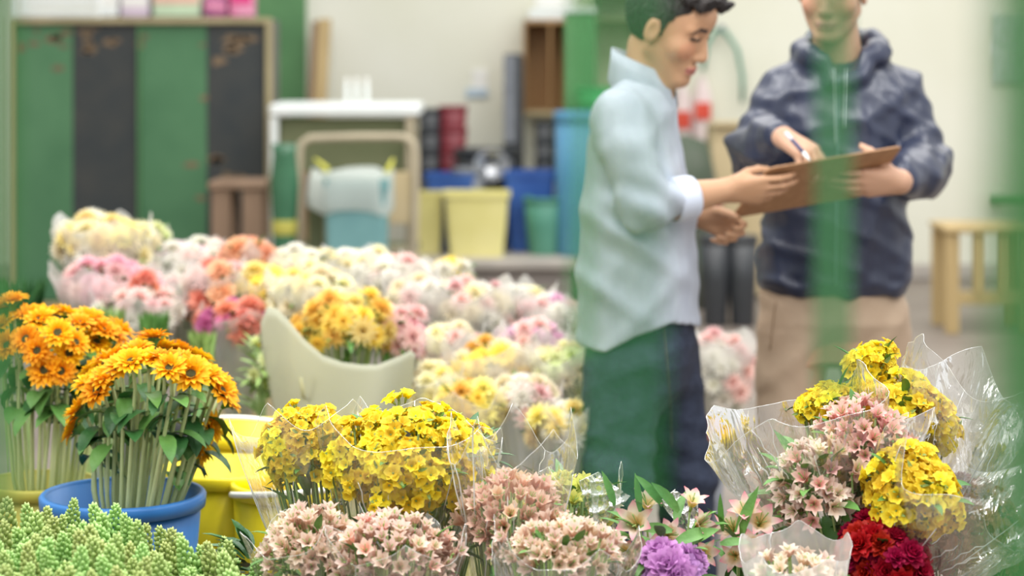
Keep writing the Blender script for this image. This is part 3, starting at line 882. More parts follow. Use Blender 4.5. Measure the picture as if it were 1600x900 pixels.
# tall blue barrel, green pallet wrap, wooden wall box
bucket('tall pale blue barrel standing behind the man in the pale shirt', P(898, 0, 12.4).x + .06, 12.6, PZ, .17, P(0, 176, 12.4).z - PZ, BLUEL, name='tall_barrel', cat='barrel', taper=.95)
r_ = thing('green_partition', 'upright green panel rising behind the blue barrel', 'panel', (P(910, 0, 13).x, 13.1, 0))
mb = MB(); pbox(mb, 884, 18, 930, 480, 13.05, .05, .005); obj('board', mb, GREENP, r_)
mb = MB(); pbox(mb, 884, 12, 930, 20, 13.03, .08, .004); obj('cap_rail', mb, WHITEP, r_)
r_ = thing('bright_green_tub', 'bright green tub on the shelf behind the shirt collar', 'tub', P(930, 190, 12.9))
mb = MB(); c = P(932, 180, 12.9); mb.lathe([(.001, 0), (.09, 0), (.11, .15), (.1, .15), (.08, .02), (.001, .02)], 24, c); obj('body', mb, mat('bright_green', (70, 170, 100)), r_, True)
mb = MB(); mb.lathe([(.108, .145), (.118, .15), (.118, .165), (.1, .165)], 24, c); obj('rim', mb, mat('bright_green_rim', (84, 184, 112)), r_, True)
r_ = thing('storage_rack', 'pale wooden rack standing by the wall behind the shirted man', 'rack', (P(960, 0, 13.2).x, 13.4, 0))
xa_, xb_ = P(918, 0, 13.2).x, P(1002, 0, 13.2).x
PALEW = mat('pale_green_wood', (176, 182, 150), (190, 194, 164), 6, .7)
for x in (xa_, xb_):
    for y in (13.2, 13.6): mb = MB(); mb.box((x, y, .95), (.05, .05, 1.9), None, .006); obj('post', mb, PALEW, r_)
for z in (.5, P(0, 190, 13.2).z - .02, P(0, 30, 13.2).z, 1.86): mb = MB(); mb.box(((xa_ + xb_) / 2, 13.4, z), (xb_ - xa_ + .05, .45, .03), None, .004); obj('shelf', mb, OLIVED if z > 1.6 else PALEW, r_)
mb = MB(); mb.box(((xa_ + xb_) / 2, 13.62, .95), (xb_ - xa_, .01, 1.8), None, 0); obj('back_panel', mb, PALEW, r_)
# wooden box on the wall
r_ = thing('wooden_wall_box', 'open wooden box with one divider fixed high on the back wall', 'box', P(868, 178, 13.6))
for (x0, y0, x1, y1, d_) in ((818, 32, 822, 178, .36), (858, 36, 862, 174, .34), (908, 32, 912, 178, .36), (818, 32, 912, 37, .36), (816, 174, 914, 180, .38)):
    mb = MB(); pbox(mb, x0, y0, x1, y1, 13.62, d_, .003); obj('divider' if x0 == 858 else 'side', mb, WOODBOX if y0 != 174 else CARD, r_)
mb = MB(); pbox(mb, 822, 37, 908, 174, 13.94, .03, .002); obj('back', mb, WOODBOX, r_)
r_ = thing('packing_tray', 'white tray lying on top of the wooden wall box', 'tray', P(875, 30, 13.7))
mb = MB(); pbox(mb, 826, 14, 920, 32, 13.64, .3, .01); obj('body', mb, WHITEP, r_)
mb = MB(); pbox(mb, 836, -6, 900, 13, 13.7, .2, .01); obj('contents', mb, PAPER, r_)
# notice and socket on the wall
r_ = thing('paper_notice', 'small pale blue and white notice on the wall over the maroon buckets', 'notice', P(748, 130, 13.985))
mb = MB(); pbox(mb, 738, 108, 762, 150, 13.985, .012, .002); obj('sheet', mb, PAPER, r_)
mb = MB(); pbox(mb, 728, 138, 762, 152, 13.98, .012, .002); obj('blue_strip', mb, mat('pale_blue_ink', (176, 194, 206)), r_)

# red and white printed bags hanging by the wall
for k, (x, y, w__, hh, lab) in enumerate(((1064, 128, 34, 120, 'white plastic bag with a red patch hanging nearest the bowed head'), (1097, 120, 32, 108, 'white plastic bag with a red square hanging under the wire hoop'))):
    r_ = thing('hanging_bag', lab, 'bag', P(x, y - 20, 13.94))
    mb = MB(); c0 = P(x, y, 13.94); rows = []
    for i in range(9):
        u = i / 8; wz = (.25 + .75 * min(1, u * 3)) * w__ / 2 * 13.7 / F
        rows.append([c0 + Vector((math.cos(q) * wz * (1 + .08 * math.sin(3 * q + i)), math.sin(q) * .05 * min(1, .3 + u), -u * hh * 13.7 / F)) for q in [6.283 * j / 20 for j in range(20)]])
    mb.grid(rows, None, True); mb.face(*[len(mb.v) - 20 + j for j in range(20)])
    obj('body', mb, mat('bag_pinkish', (232, 218, 216), (222, 200, 200), 8), r_, True)
    mb = MB(); mb.box(c0 + Vector((0, -.056, -hh * 13.7 / F * .5)), (w__ * .8 * 13.7 / F, .012, .11), None, .003); obj('red_patch', mb, REDP, r_)
r_ = thing('wire_hoop', 'pale green wire hoop hanging on the wall between the two men', 'hoop', P(1130, 45, 13.9))
mb = MB(); mb.tube([P(x, y, 13.92) for x, y in ((1098, 110), (1104, 70), (1118, 47), (1134, 50), (1152, 78), (1160, 120), (1160, 160))], .014, 8); obj('wire', mb, GREENB, r_, True)
mb = MB(); mb.box(P(1127, 44, 13.95), (.04, .09, .04), None, .01); obj('hook', mb, GREYP, r_)
r_ = thing('cardboard_box', 'tall tan cardboard box standing behind the jacket sleeve', 'box', (P(1150, 0, 13).x, 13.2, 0))
mb = MB(); pbox(mb, 1112, 196, 1200, 462, 13.0, .4, .008); obj('body', mb, CARD, r_)
mb = MB(); pbox(mb, 1112, 190, 1160, 197, 12.95, .1, .002); obj('flap', mb, CARD, r_)
r_ = thing('cloth_bundle', 'dark green and red bundle heaped behind the pale shirt front', 'bundle', (P(1068, 0, 13).x, 12.6, 0))
mb = MB(); c0 = Vector((P(1075, 0, 12.6).x, 12.6, 0)); mb.lathe([(.001, 0), (.17, 0), (.18, .3), (.15, .55), (.17, .75), (.12, .95), (.001, 1.0)], 20, c0)
mb.v = [(v[0] + .02 * math.sin(30 * v[2]), v[1] + .02 * math.sin(22 * v[2]), v[2]) for v in mb.v]
obj('body', mb, mat('dark_green_cloth', (70, 84, 66), (90, 96, 84), 8), r_, True)
mb = MB(); mb.lathe([(.19, .50), (.20, .58), (.17, .66), (.16, .6)], 20, c0); obj('red_wrap', mb, mat('dark_red_cloth', (128, 40, 40)), r_, True)
for k, px in enumerate((1122, 1165)):
    bucket('black bucket standing on the floor behind the two men, {} one'.format(('shirt side', 'jacket side')[k]), P(px, 0, 11.6).x, 11.75, 0, .085, P(0, 372, 11.6).z, BLACKP)
# poster in a plastic sleeve and rail at right
r_ = thing('sleeved_poster', 'grey poster in a wrinkled clear sleeve on the right wall area', 'poster', P(1580, 75, 13.97))
mb = MB(); pbox(mb, 1556, 24, 1606, 130, 13.975, .015, .002); obj('sheet', mb, mat('poster_grey', (176, 192, 176), (206, 216, 206), 14), r_)
mb = MB(); rows = [[P(1552 + 58 * j / 20, 18 + 114 * i / 14, 13.955 + .008 * math.sin(j * 1.9 + i * .7)) for j in range(21)] for i in range(15)]
mb.grid(rows); obj('plastic_sleeve', mb, CLEAR_B, r_, True)
r_ = thing('wall_rail', 'thin dark green rail fixed to the wall above the slatted trestle', 'rail', P(1580, 312, 13.9))
mb = MB(); mb.tube([P(1552, 312, 13.9), P(1650, 312, 13.9)], .03, 10); obj('bar', mb, GREENP, r_, True)
for px in (1560, 1640): mb = MB(); mb.box(P(px, 312, 13.95), (.05, .1, .05), None, .01); obj('bracket', mb, GREENP, r_)

# ------------------------------------------------------------------ the two men
def skin_mat():
    m, t, N, L = nt('skin')
    out = N.new('ShaderNodeOutputMaterial'); b = N.new('ShaderNodeBsdfPrincipled')
    at = N.new('ShaderNodeAttribute'); at.attribute_name = 'col'
    L.new(at.outputs['Color'], b.inputs['Base Color']); b.inputs['Roughness'].default_value = .5
    b.inputs['Subsurface Weight'].default_value = .12; b.inputs['Subsurface Radius'].default_value = (.01, .004, .002); b.inputs['Subsurface Scale'].default_value = .5
    b.inputs['Specular IOR Level'].default_value = .35
    L.new(b.outputs[0], out.inputs[0]); return m
SKIN = skin_mat()
DENIM = mat('denim', (36, 44, 62), (50, 58, 78), 30, .8, .25, 60)
KHAKI = mat('khaki', (176, 152, 128), (188, 166, 142), 6, .8, .12, 30)
SHIRT = mat('shirt_pale_blue', (170, 177, 190), (184, 191, 202), 14, .8, .5, 14, (1, 1, .45))
NAVY = mat('navy_nylon', (36, 43, 64), (44, 51, 74), 9, .36, .55, 8, (1.3, 1.3, .5), spec=.65)
HAIR = mat('black_hair', (30, 26, 26), (48, 42, 40), 60, .55, .6, 120)
SHOE = mat('dark_shoe', (50, 44, 42), rough=.5)
SOLE = mat('shoe_sole', (200, 196, 186), rough=.7)

def head_axes(yaw, pitch, roll=0.0):
    f = Vector((math.cos(yaw) * math.cos(pitch), math.sin(yaw) * math.cos(pitch), math.sin(pitch)))
    l = Vector((-math.sin(yaw), math.cos(yaw), 0))           # the person's left
    u = f.cross(l).normalized()
    if roll:
        q = Matrix.Rotation(roll, 3, f); l = q @ l; u = q @ u
    return f, l, u

def build_head(fd, c, ax, s=1.0, hy=.002):
    f, l, u = ax
    def W(F_, L_, U_): return c + f * (F_ * s) + l * (L_ * s) + u * (U_ * s)
    A = (f, l, u)
    def E(p, r, k=.01, mode='add'): fd.ell(W(*p), A, [q * s for q in r], k, mode)
    def K(p, q, r1, r2, k=.008, mode='add'): fd.cone(W(*p), W(*q), r1 * s, r2 * s, k, mode)
    E((-.015, 0, .032), (.098, .077, .092), .01)
    E((.028, 0, -.012), (.062, .063, .085), .02)
    for sg in (-1, 1):
        K((.0, sg * .055, -.045), (.062, sg * .020, -.094), .018, .015, .025)
        E((.052, sg * .042, -.020), (.026, .024, .024), .02)
        K((.076, sg * .012, .030), (.070, sg * .045, .030), .012, .010, .012)
    K((.072, -.008, -.096), (.072, .008, -.096), .017, .017, .02)
    E((.066, 0, -.062), (.026, .03, .024), .015)
    E((.068, 0, .062), (.026, .05, .03), .03)
    for sg in (-1, 1):
        fd.ell(W(.096, sg * .031, .013), A, [.016 * s, .017 * s, .011 * s], .010, 'sub')
        fd.ell(W(.0755, sg * .031, .013), A, [.0125 * s, .014 * s, .0105 * s], .002)
        K((.090, sg * .010, -.034), (.096, sg * .006, -.032), .008, .008, .006)
    K((.086, 0, .022), (.102, 0, -.026), .0075, .0120, .010)
    K((.088, -.018, -.0595), (.088, .018, -.0595), .005, .005, .004)
    K((.0925, -.007, -.0580), (.0925, .007, -.0580), .0055, .0055, .004)
    K((.088, -.014, -.0700), (.088, .014, -.0700), .0065, .0065, .004)
    for sg in (-1, 1):
        fd.ell(W(-.008, sg * .080, -.002), (f, l, u), (.019 * s, .009 * s, .032 * s), .006)
        fd.ell(W(-.002, sg * .089, .002), (f, l, u), (.010 * s, .006 * s, .018 * s), .004, 'sub')
    return W

def head_color(v, c, ax, s, base, lip, dark=(.03, .022, .02)):
    """brows, eyes and lips painted where they are"""
    f, l, u = [np.array(a) for a in ax]; d = (v - np.array(c)) / s
    Fq, Lq, Uq = d @ f, d @ l, d @ u
    col = np.tile(np.array(base, np.float32), (len(v), 1))
    near = (np.abs(Lq) < .12) & (np.abs(Uq) < .16) & (np.abs(Fq) < .16)
    al = np.abs(Lq)
    brow = near & (Fq > .045) & (al > .012) & (al < .052) & (np.abs(Uq - (.036 + .10 * (al - .012) - 2.6 * np.maximum(al - .038, 0) * .4)) < .0048)
    eye = near & (Fq > .05) & (np.abs(al - .031) < .016) & (np.abs(Uq - .0125 + 6 * (al - .031) ** 2) < .0042)
    lips = near & (Fq > .07) & (al < .024) & (np.abs(Uq + .0645) < .0105 - .2 * al * .7)
    mouth = near & (Fq > .07) & (al < .025) & (np.abs(Uq + .0648) < .0018)
    col[lips] = lip
    col[brow] = dark; col[eye] = dark; col[mouth] = np.array(lip) * .35
    ruddy = near & (Fq > .03) & (((al - .042) ** 2 + (Uq + .02) ** 2) < .0005)
    col[ruddy] = col[ruddy] * np.array((1.05, .93, .93))
    return col

def build_hair(fd, c, ax, s, style):
    f, l, u = ax
    def W(F_, L_, U_): return c + f * (F_ * s) + l * (L_ * s) + u * (U_ * s)
    fd.ell(W(-.018, 0, .036), ax, (.104 * s, .083 * s, .100 * s), .01)
    g = fd.grids()
    X, Y, Z = g
    dx, dy, dz = X - c.x, Y - c.y, Z - c.z
    Fq = (dx * f.x + dy * f.y + dz * f.z) / s; Uq = (dx * u.x + dy * u.y + dz * u.z) / s; Lq = (dx * l.x + dy * l.y + dz * l.z) / s
    if style == 'quiff':
        rr = random.Random(5)
        for k in range(60):
            a = rr.uniform(-.062, .062); b = rr.uniform(-.03, .085)
            top = .125 - 4.2 * a * a - 3.2 * (b - .02) ** 2
            p = W(b, a, top - .012); q = W(b + rr.uniform(.012, .03), a * 1.08, top + rr.uniform(-.002, .012))
            fd.cone(p, q, .014 * s, .005 * s, .006)
    hl = np.interp(Fq, [-.12, -.06, -.025, -.005, .014, .020, .045, .075, .11], [-.075, -.07, -.045, -.03, -.018, .03, .052, .062, .07]).astype(np.float32)
    hl = hl + .012 * np.clip(np.abs(Lq) / .06 - .4, 0, 1) * (Fq > .03)
    cut = (hl - Uq) * s * .8
    n = .0016 * np.sin(Fq * 420 + 3 * np.sin(Uq * 90)) + .0016 * np.sin(Lq * 380 + 4 * np.sin(Fq * 60)) 
    fd.F = np.maximum(fd.F + n, cut)

def hand(fd, wrist, d, n, curls, s=1.0, thumb=((.3, .75, -.2), (.75, .35, -.3)), spread=.02, tsign=1, lens=None):
    """d towards the finger tips, n out of the back of the hand; thumb side = d x n * tsign; curls: per finger (a1,a2,a3)"""
    d = Vector(d).normalized(); n = Vector(n); n = (n - d * n.dot(d)).normalized(); t = d.cross(n) * tsign
    wrist = Vector(wrist)
    def W(a, b, c): return wrist + (d * a + t * b + n * c) * s
    kn = [W(.086, .029, 0), W(.090, .0095, .002), W(.085, -.0095, .001), W(.077, -.027, -.003)]
    wr = [W(0, .012, 0), W(0, .005, 0), W(0, -.005, 0), W(0, -.014, 0)]
    for a, b in zip(wr, kn): fd.cone(a, b, .0165 * s, .0115 * s, .012)
    fd.cone(W(.02, .012, -.008), W(.06, .022, -.008), .017 * s, .012 * s, .014)
    L = lens or [(.042, .025, .021), (.046, .029, .022), (.043, .027, .022), (.034, .021, .019)]
    for i in range(4):
        p = kn[i]; ang = 0; rs = [.0092, .0084, .0078, .0066]
        if i == 3: rs = [r * .88 for r in rs]
        side = (1.5 - i) * spread
        for j in range(3):
            ang += curls[i][j]
            dd = (d * math.cos(ang) - n * math.sin(ang) + t * side * math.cos(ang)).normalized()
            q = p + dd * (L[i][j] * s)
            fd.cone(p, q, rs[j] * s, rs[j + 1] * s, .0025)
            p = q
    th0 = W(.022, .022, -.006)
    a, b = thumb
    d1 = (d * a[0] + t * a[1] + n * a[2]).normalized(); d2 = (d * b[0] + t * b[1] + n * b[2]).normalized()
    p1 = th0 + d1 * .042 * s; p2 = p1 + (d1 * .4 + d2 * .6).normalized() * .032 * s; p3 = p2 + d2 * .026 * s
    fd.cone(th0, p1, .0145 * s, .0115 * s, .010); fd.cone(p1, p2, .0108 * s, .0098 * s, .003); fd.cone(p2, p3, .0096 * s, .0078 * s, .003)

def shoe(parent, at, yaw):
    f = Vector((math.cos(yaw), math.sin(yaw), 0)); l = Vector((-f.y, f.x, 0)); u = Vector((0, 0, 1))
    c = Vector(at)
    fd = Field((c.x - .22, c.y - .22, -.01), (c.x + .22, c.y + .22, .16), .006)
    fd.cone(c + f * .14 + u * .045, c - f * .03 + u * .05, .04, .042, .03); fd.cone(c - f * .03 + u * .05, c + u * .10, .04, .045, .03)
    fd.F = np.maximum(fd.F, .012 - fd.grids()[2])
    o, _ = solid('shoe', fd, SHOE, parent)
    mb = MB(); rows = []
    for z, k_ in ((.0, .95), (.004, 1), (.016, 1), (.02, .95)):
        rows.append([c + f * (.055 + .135 * math.cos(q) * k_) + l * (.046 * k_ * math.sin(q)) + u * z for q in [6.283 * j / 24 for j in range(24)]])
    mb.grid(rows, None, True); mb.face(*range(24)); mb.face(*[72 + j for j in range(24)]); obj('sole', mb, SOLE, o, True) 

SK1 = (.50, .285, .165); SK2 = (.56, .33, .22)

# ---- man in the pale shirt
def man_shirt():
    Y0 = 5.25
    root = thing('person', 'man in a pale blue shirt and dark jeans, head bowed, holding the clipboard edge', 'person', (P(1010, 0, Y0).x, Y0, 0))
    yaw = math.radians(-14)
    fx = Vector((math.cos(yaw), math.sin(yaw), 0)); lx = Vector((-fx.y, fx.x, 0))
    hc = P(1046, 46, 5.22); ax = head_axes(math.radians(-27), math.radians(-24), math.radians(3)); hs = 1.03
    hipR, hipL = P(983, 560, Y0 - .10), P(1036, 560, Y0 + .09)
    kR, kL = P(966, 750, Y0 - .14), P(1070, 750, Y0 + .06)
    aR, aL = Vector((P(945, 0, Y0).x, Y0 - .06, .09)), Vector((P(1082, 0, Y0).x, Y0 + .13, .09))
    sR, sL = P(966, 186, Y0 - .175), P(1012, 190, Y0 + .17)
    eR, eL = P(1006, 322, Y0 - .215), P(1035, 330, Y0 + .22)
    wR, wL = P(1136, 297, 5.145), P(1092, 336, 5.33)
    fd = Field((root.location.x - .36, Y0 - .42, .0), (root.location.x + .46, Y0 + .42, 1.80), .004)
    # body under the clothes
    fd.loft([(P(0, 560, Y0).z, P(1008, 0, Y0).x, Y0, .155, .105), (P(0, 430, Y0).z, P(1000, 0, Y0).x, Y0, .14, .10), (P(0, 250, Y0).z, P(992, 0, Y0).x, Y0, .17, .105), (P(0, 170, Y0).z, P(1000, 0, Y0).x, Y0, .13, .06)], yaw, .03)
    nb = P(1010, 150, Y0 - .01); nt_ = hc - ax[2] * .06 - ax[0] * .03
    fd.chain([nb, nt_], [.062, .055], .03)
    fd.cone(nb, hc - ax[2] * .07 + ax[0] * .01, .05, .045, .03)
    for h_, k_, a_ in ((hipR, kR, aR), (hipL, kL, aL)): fd.chain([h_, k_, a_], [.085, .055, .04], .03)
    fd.chain([sR, eR], [.05, .042], .03); fd.chain([eR, eR.lerp(wR, .45), wR], [.043, .042, .027], .02)
    fd.chain([sL, eL], [.05, .042], .03); fd.chain([eL, eL.lerp(wL, .45), wL], [.043, .040, .027], .02)
    build_head(fd, hc, ax, hs)
    hand(fd, wR, (1, .02, -.02), (-.05, -.92, -.35), [(.15, .35, .25), (.25, .35, .25), (.35, .45, .3), (.55, .5, .3)], .98, thumb=((.8, .30, -.75), (.9, -.15, -.4)), tsign=-1)
    hand(fd, wL, (.82, -.28, -.30), (.1, .95, .35), [(.55, 1.0, .6), (.75, 1.15, .7), (.95, 1.2, .7), (1.1, 1.2, .7)], .98, thumb=((.8, .45, -.4), (.9, .15, -.5)), tsign=1)
    solid('body', fd, SKIN, root, lambda v: head_color(v, hc, ax, hs, SK1, (.52, .20, .16)), 1)
    # hair
    fh = Field(hc - Vector((.16, .16, .16)), hc + Vector((.16, .16, .17)), .004)
    build_hair(fh, hc, ax, hs, 'quiff'); solid('hair', fh, HAIR, root)
    # jeans
    fj = Field((root.location.x - .30, Y0 - .36, .03), (root.location.x + .34, Y0 + .42, .93), .0065)
    fj.loft([(P(0, 640, Y0).z, P(1010, 0, Y0).x, Y0, .06, .05), (P(0, 600, Y0).z, P(1010, 0, Y0).x, Y0, .145, .10), (P(0, 560, Y0).z, P(1010, 0, Y0).x, Y0, .178, .118), (P(0, 440, Y0).z, P(1004, 0, Y0).x, Y0, .165, .112)], yaw, .05)
    fj.chain([P(975, 585, Y0 - .09), kR + V(-.003, 0, 0), aR.lerp(kR, .4), aR + V(0, 0, .0)], [.100, .074, .068, .068], .05)
    fj.chain([P(1036, 585, Y0 + .07), kL, aL.lerp(kL, .4), aL], [.095, .070, .062, .066], .04)
    g = fj.grids(); fj.F = fj.F + wav(g, [(14, 10, 36, .0032), (-30, 12, 54, .0026)], 1.0) + np.where(np.abs(g[2] - kR.z) < .12, 1, 0) * .0035 * np.sin(g[2] * 90 + g[0] * 25)
    fj.F = np.maximum(fj.F, .05 - g[2])
    oj, bj = solid('jeans', fj, DENIM, root)
    # side seam stitching
    pts = []
    for k in range(22):
        y = 498 + k * 9.5; h_, n_ = cam_hit(bj, 1035 + 14 * math.sin(k / 21 * 1.5), y)
        if h_: pts.append(h_ + n_ * .0008)
    mb = MB(); mb.tube(pts, .0010, 5); st = obj('stitching', mb, mat('orange_thread', (104, 92, 78)), oj, True)
    shoe(root, aR + V(.02, 0, 0), yaw - .1); shoe(root, aL + V(.02, 0, 0), yaw + .1)
    # shirt
    fs = Field((root.location.x - .36, Y0 - .36, .72), (root.location.x + .34, Y0 + .40, 1.56), .0055)
    rows = []
    for y, xl, xr, a in ((560, 906, 1092, .19), (500, 903, 1093, .195), (400, 904, 1091, .20), (300, 911, 1083, .205), (240, 917, 1068, .205), (200, 926, 1060, .19), (172, 936, 1056, .155), (152, 948, 1050, .11), (138, 962, 1042, .08), (128, 976, 1034, .062)):
        h_ = (xr - xl) / 2 * Y0 / F; q = P((xl + xr) / 2, y, Y0)
        b = math.sqrt(max(.004, h_ * h_ - (a * math.sin(yaw)) ** 2)) / math.cos(yaw)
        rows.append((q.z, q.x, Y0, a, b))
    fs.loft(rows, yaw, .03)
    fs.chain([P(1000, 150, Y0), sR + V(.006, .02, .0)], [.05, .062], .04); fs.chain([P(1010, 150, Y0), sL], [.05, .058], .04)
    fs.chain([sR + V(.006, .01, 0), sR.lerp(eR, .3) + V(.004, -.004, 0)], [.064, .065], .03); fs.chain([sR.lerp(eR, .3) + V(.004, -.004, 0), eR, eR.lerp(wR, .34)], [.065, .063, .046], .005)
    fs.chain([sL, eL, eL.lerp(wL, .33)], [.064, .058, .045], .02)
    g = fs.grids(); X, Y_, Z = g
    fs.F = fs.F + wav(g, [(22, 6, 30, .0042), (-40, 10, 26, .0030), (14, 10, -45, .0016)], .4)
    el = np.sqrt((X - eR.x) ** 2 + (Y_ - eR.y) ** 2 + (Z - eR.z) ** 2)
    fs.F = fs.F + np.exp(-(el / .10) ** 2) * .0055 * np.sin(70 * (X - eR.x) * .6 + 85 * (Z - eR.z) + 2 * np.sin(20 * Y_))
    # hem: longer at the back and front, cut up over the hip
    hx = [P(p_, 0, Y0).x for p_ in (895, 940, 985, 1040, 1075, 1095)]; hz = [P(0, p_, Y0).z for p_ in (530, 536, 510, 492, 500, 512)]
    hem = np.interp(X + 0 * Z[:, :, :1], hx, hz).astype(np.float32)
    fs.F = np.maximum(fs.F, (hem - Z) * .9)
    os_, bs = solid('shirt', fs, SHIRT, root)
    for e_, w_ in ((eR, wR), (eL, wL)):
        dd = (w_ - e_).normalized(); L = (w_ - e_).length; x, y, a = frame_of(dd); c0 = e_ + dd * (L * .33); mb = MB(); rws = []
        for u_, r_ in ((0, .046), (.0, .052), (.012, .0535), (.045, .0520), (.055, .050), (.055, .046), (.02, .044)):
            rws.append([c0 + dd * u_ + x * math.cos(q) * r_ * (1 + .02 * math.sin(3 * q)) + y * math.sin(q) * r_ for q in [6.283 * j / 36 for j in range(36)]])
        mb.grid(rws, None, True); obj('cuff', mb, mat('shirt_cuff', (196, 204, 220), (204, 212, 226)), os_, True)
    # collar
    cc = P(1005, 122, Y0 - .005); mb = MB(); rws = []
    tilt = Vector((.10, 0, 1)).normalized()
    for i, (dz, r_) in enumerate(((-.03, .074), (.0, .068), (.036, .067), (.040, .071), (.008, .074), (-.034, .080), (-.065, .070))):
        row = []
        for j in range(41):
            q = yaw + .42 + (2 * math.pi - .84) * j / 40
            drop = .034 * math.cos(q - yaw); bk = 0
            row.append(cc + Vector((math.cos(q) * r_ * 1.08, math.sin(q) * r_, dz - drop + bk * 1.5)))
        rws.append(row)
    mb.grid(rws); obj('collar', mb, SHIRT, os_, True)
    mb = MB()
    for k in range(5):
        pass
    return root
man_shirt()

# ---- man in the navy jacket
def man_jacket():
    Y0 = 5.6
    root = thing('person', 'man in a navy hooded windbreaker and khaki trousers, writing on the clipboard', 'person', (P(1305, 0, Y0).x, Y0, 0))
    yaw = math.radians(-98)
    hc = P(1300, -13, 5.56); ax = head_axes(math.radians(-108), math.radians(-14), math.radians(-3)); hs = 1.02
    hR, hL = P(1247, 530, Y0), P(1360, 530, Y0 + .02)
    kR, kL = P(1232, 745, Y0 - .04), P(1368, 745, Y0)
    aR, aL = Vector((P(1235, 0, Y0).x, Y0, .09)), Vector((P(1375, 0, Y0).x, Y0 + .05, .09))
    sR, sL = P(1218, 138, Y0), P(1408, 142, Y0 + .02)
    eR, eL = P(1180, 235, Y0 - .06), P(1444, 258, Y0 - .05)
    wR, wL = P(1222, 214, 5.27), P(1408, 284, 5.235)
    fd = Field((root.location.x - .34, Y0 - .50, 0), (root.location.x + .34, Y0 + .22, 1.84), .004)
    fd.loft([(P(0, 560, Y0).z, P(1303, 0, Y0).x, Y0, .165, .10), (P(0, 430, Y0).z, P(1304, 0, Y0).x, Y0, .145, .10), (P(0, 250, Y0).z, P(1306, 0, Y0).x, Y0, .165, .105), (P(0, 125, Y0).z, P(1310, 0, Y0).x, Y0, .15, .07)], yaw, .03)
    nb = P(1312, 105, Y0)
    fd.chain([nb, hc - ax[2] * .06 - ax[0] * .02], [.062, .056], .03)
    for h_, k_, a_ in ((hR, kR, aR), (hL, kL, aL)): fd.chain([h_, k_, a_], [.085, .055, .04], .03)
    fd.chain([sR, eR, wR], [.05, .04, .027], .02); fd.chain([sL, eL, wL], [.05, .04, .027], .02)
    build_head(fd, hc, ax, hs)
    hand(fd, wR, (.60, -.70, -.36), (-.05, -.25, .95), [(.55, .85, .4), (.75, 1.0, .5), (.9, 1.1, .6), (1.0, 1.1, .6)], 1.0, thumb=((.7, .45, -.45), (.95, -.15, -.35)), tsign=-1)
    hand(fd, wL, (-1, -.03, -.06), (.05, -.90, -.42), [(.05, .25, .15), (.08, .25, .15), (.12, .3, .2), (.2, .3, .2)], 1.0, thumb=((.55, .65, -.6), (.8, .3, -.6)), tsign=1)
    solid('body', fd, SKIN, root, lambda v: head_color(v, hc, ax, hs, SK2, (.60, .28, .24)), 1)
    fh = Field(hc - Vector((.16, .16, .16)), hc + Vector((.16, .16, .17)), .004)
    build_hair(fh, hc, ax, hs, 'quiff'); solid('hair', fh, HAIR, root)
    # trousers
    ft_ = Field((root.location.x - .28, Y0 - .26, .03), (root.location.x + .28, Y0 + .26, 1.0), .0065)
    ft_.loft([(P(0, 572, Y0).z, P(1304, 0, Y0).x, Y0, .05, .05), (P(0, 545, Y0).z, P(1303, 0, Y0).x, Y0, .155, .09), (P(0, 500, Y0).z, P(1302, 0, Y0).x, Y0, .188, .12), (P(0, 440, Y0).z, P(1302, 0, Y0).x, Y0, .178, .115)], yaw, .05)
    ft_.chain([P(1240, 525, Y0), P(1229, 640, Y0 - .02), kR, aR.lerp(kR, .4), aR], [.098, .078, .073, .070, .068], .015)
    ft_.chain([P(1366, 525, Y0), P(1375, 640, Y0), kL, aL.lerp(kL, .4), aL], [.098, .077, .072, .070, .068], .015)
    g = ft_.grids(); ft_.F = ft_.F + wav(g, [(30, 10, 26, .0040), (-34, 8, 36, .0034)], 2.0)
    kk = np.exp(-((g[2] - kR.z) / .09) ** 2); ft_.F = ft_.F + kk * .004 * np.sin(g[2] * 95 - g[0] * 40)
    ft_.F = np.maximum(ft_.F, .05 - g[2])
    ot, bt = solid('trousers', ft_, KHAKI, root)
    mb = MB(); pts = []
    for k in range(12):
        h_, n_ = cam_hit(bt, 1212 - k * .8, 470 + k * 7)
        if h_: pts.append(h_ + n_ * .001)
    mb.tube(pts, .0016, 5); obj('pocket_seam', mb, mat('khaki_thread', (150, 126, 100)), ot, True)
    shoe(root, aR, yaw - .2); shoe(root, aL, yaw + .2)
    # jacket
    fj = Field((root.location.x - .36, Y0 - .40, .84), (root.location.x + .36, Y0 + .25, 1.66), .0055)
    rows = []
    for y, xl, xr, b in ((456, 1196, 1414, .125), (440, 1188, 1420, .14), (350, 1191, 1421, .145), (250, 1198, 1418, .145), (180, 1200, 1420, .138), (140, 1212, 1412, .12), (115, 1235, 1390, .10), (98, 1262, 1365, .08)):
        q = P((xl + xr) / 2, y, Y0); rows.append((q.z, q.x, Y0, (xr - xl) / 2 * Y0 / F, b))
    fj.loft(rows, yaw, .03)
    fj.chain([P(1270, 112, Y0), sR + V(.012, 0, -.006)], [.055, .062], .04); fj.chain([P(1350, 110, Y0), sL + V(-.01, 0, -.006)], [.055, .064], .04)
    fj.chain([sR + V(.012, 0, -.01), eR, eR.lerp(wR, .55), eR.lerp(wR, .92)], [.070, .070, .062, .040], .02)
    fj.chain([sL + V(-.01, 0, -.01), eL, eL.lerp(wL, .5), eL.lerp(wL, .88)], [.072, .072, .064, .042], .02)
    # hood gathered round the neck
    cc = P(1313, 84, Y0 - .005); n = 22; hp = []
    for k in range(n):
        q = 2 * math.pi * k / n + math.radians(-90)
        side = math.sin(q); fr = math.cos(q - math.radians(-90))
        hp.append(cc + Vector((math.cos(q) * .098, math.sin(q) * .098, .028 * (-fr) + .010 * math.cos(q) - (.05 if fr > .9 else 0) + .012)))
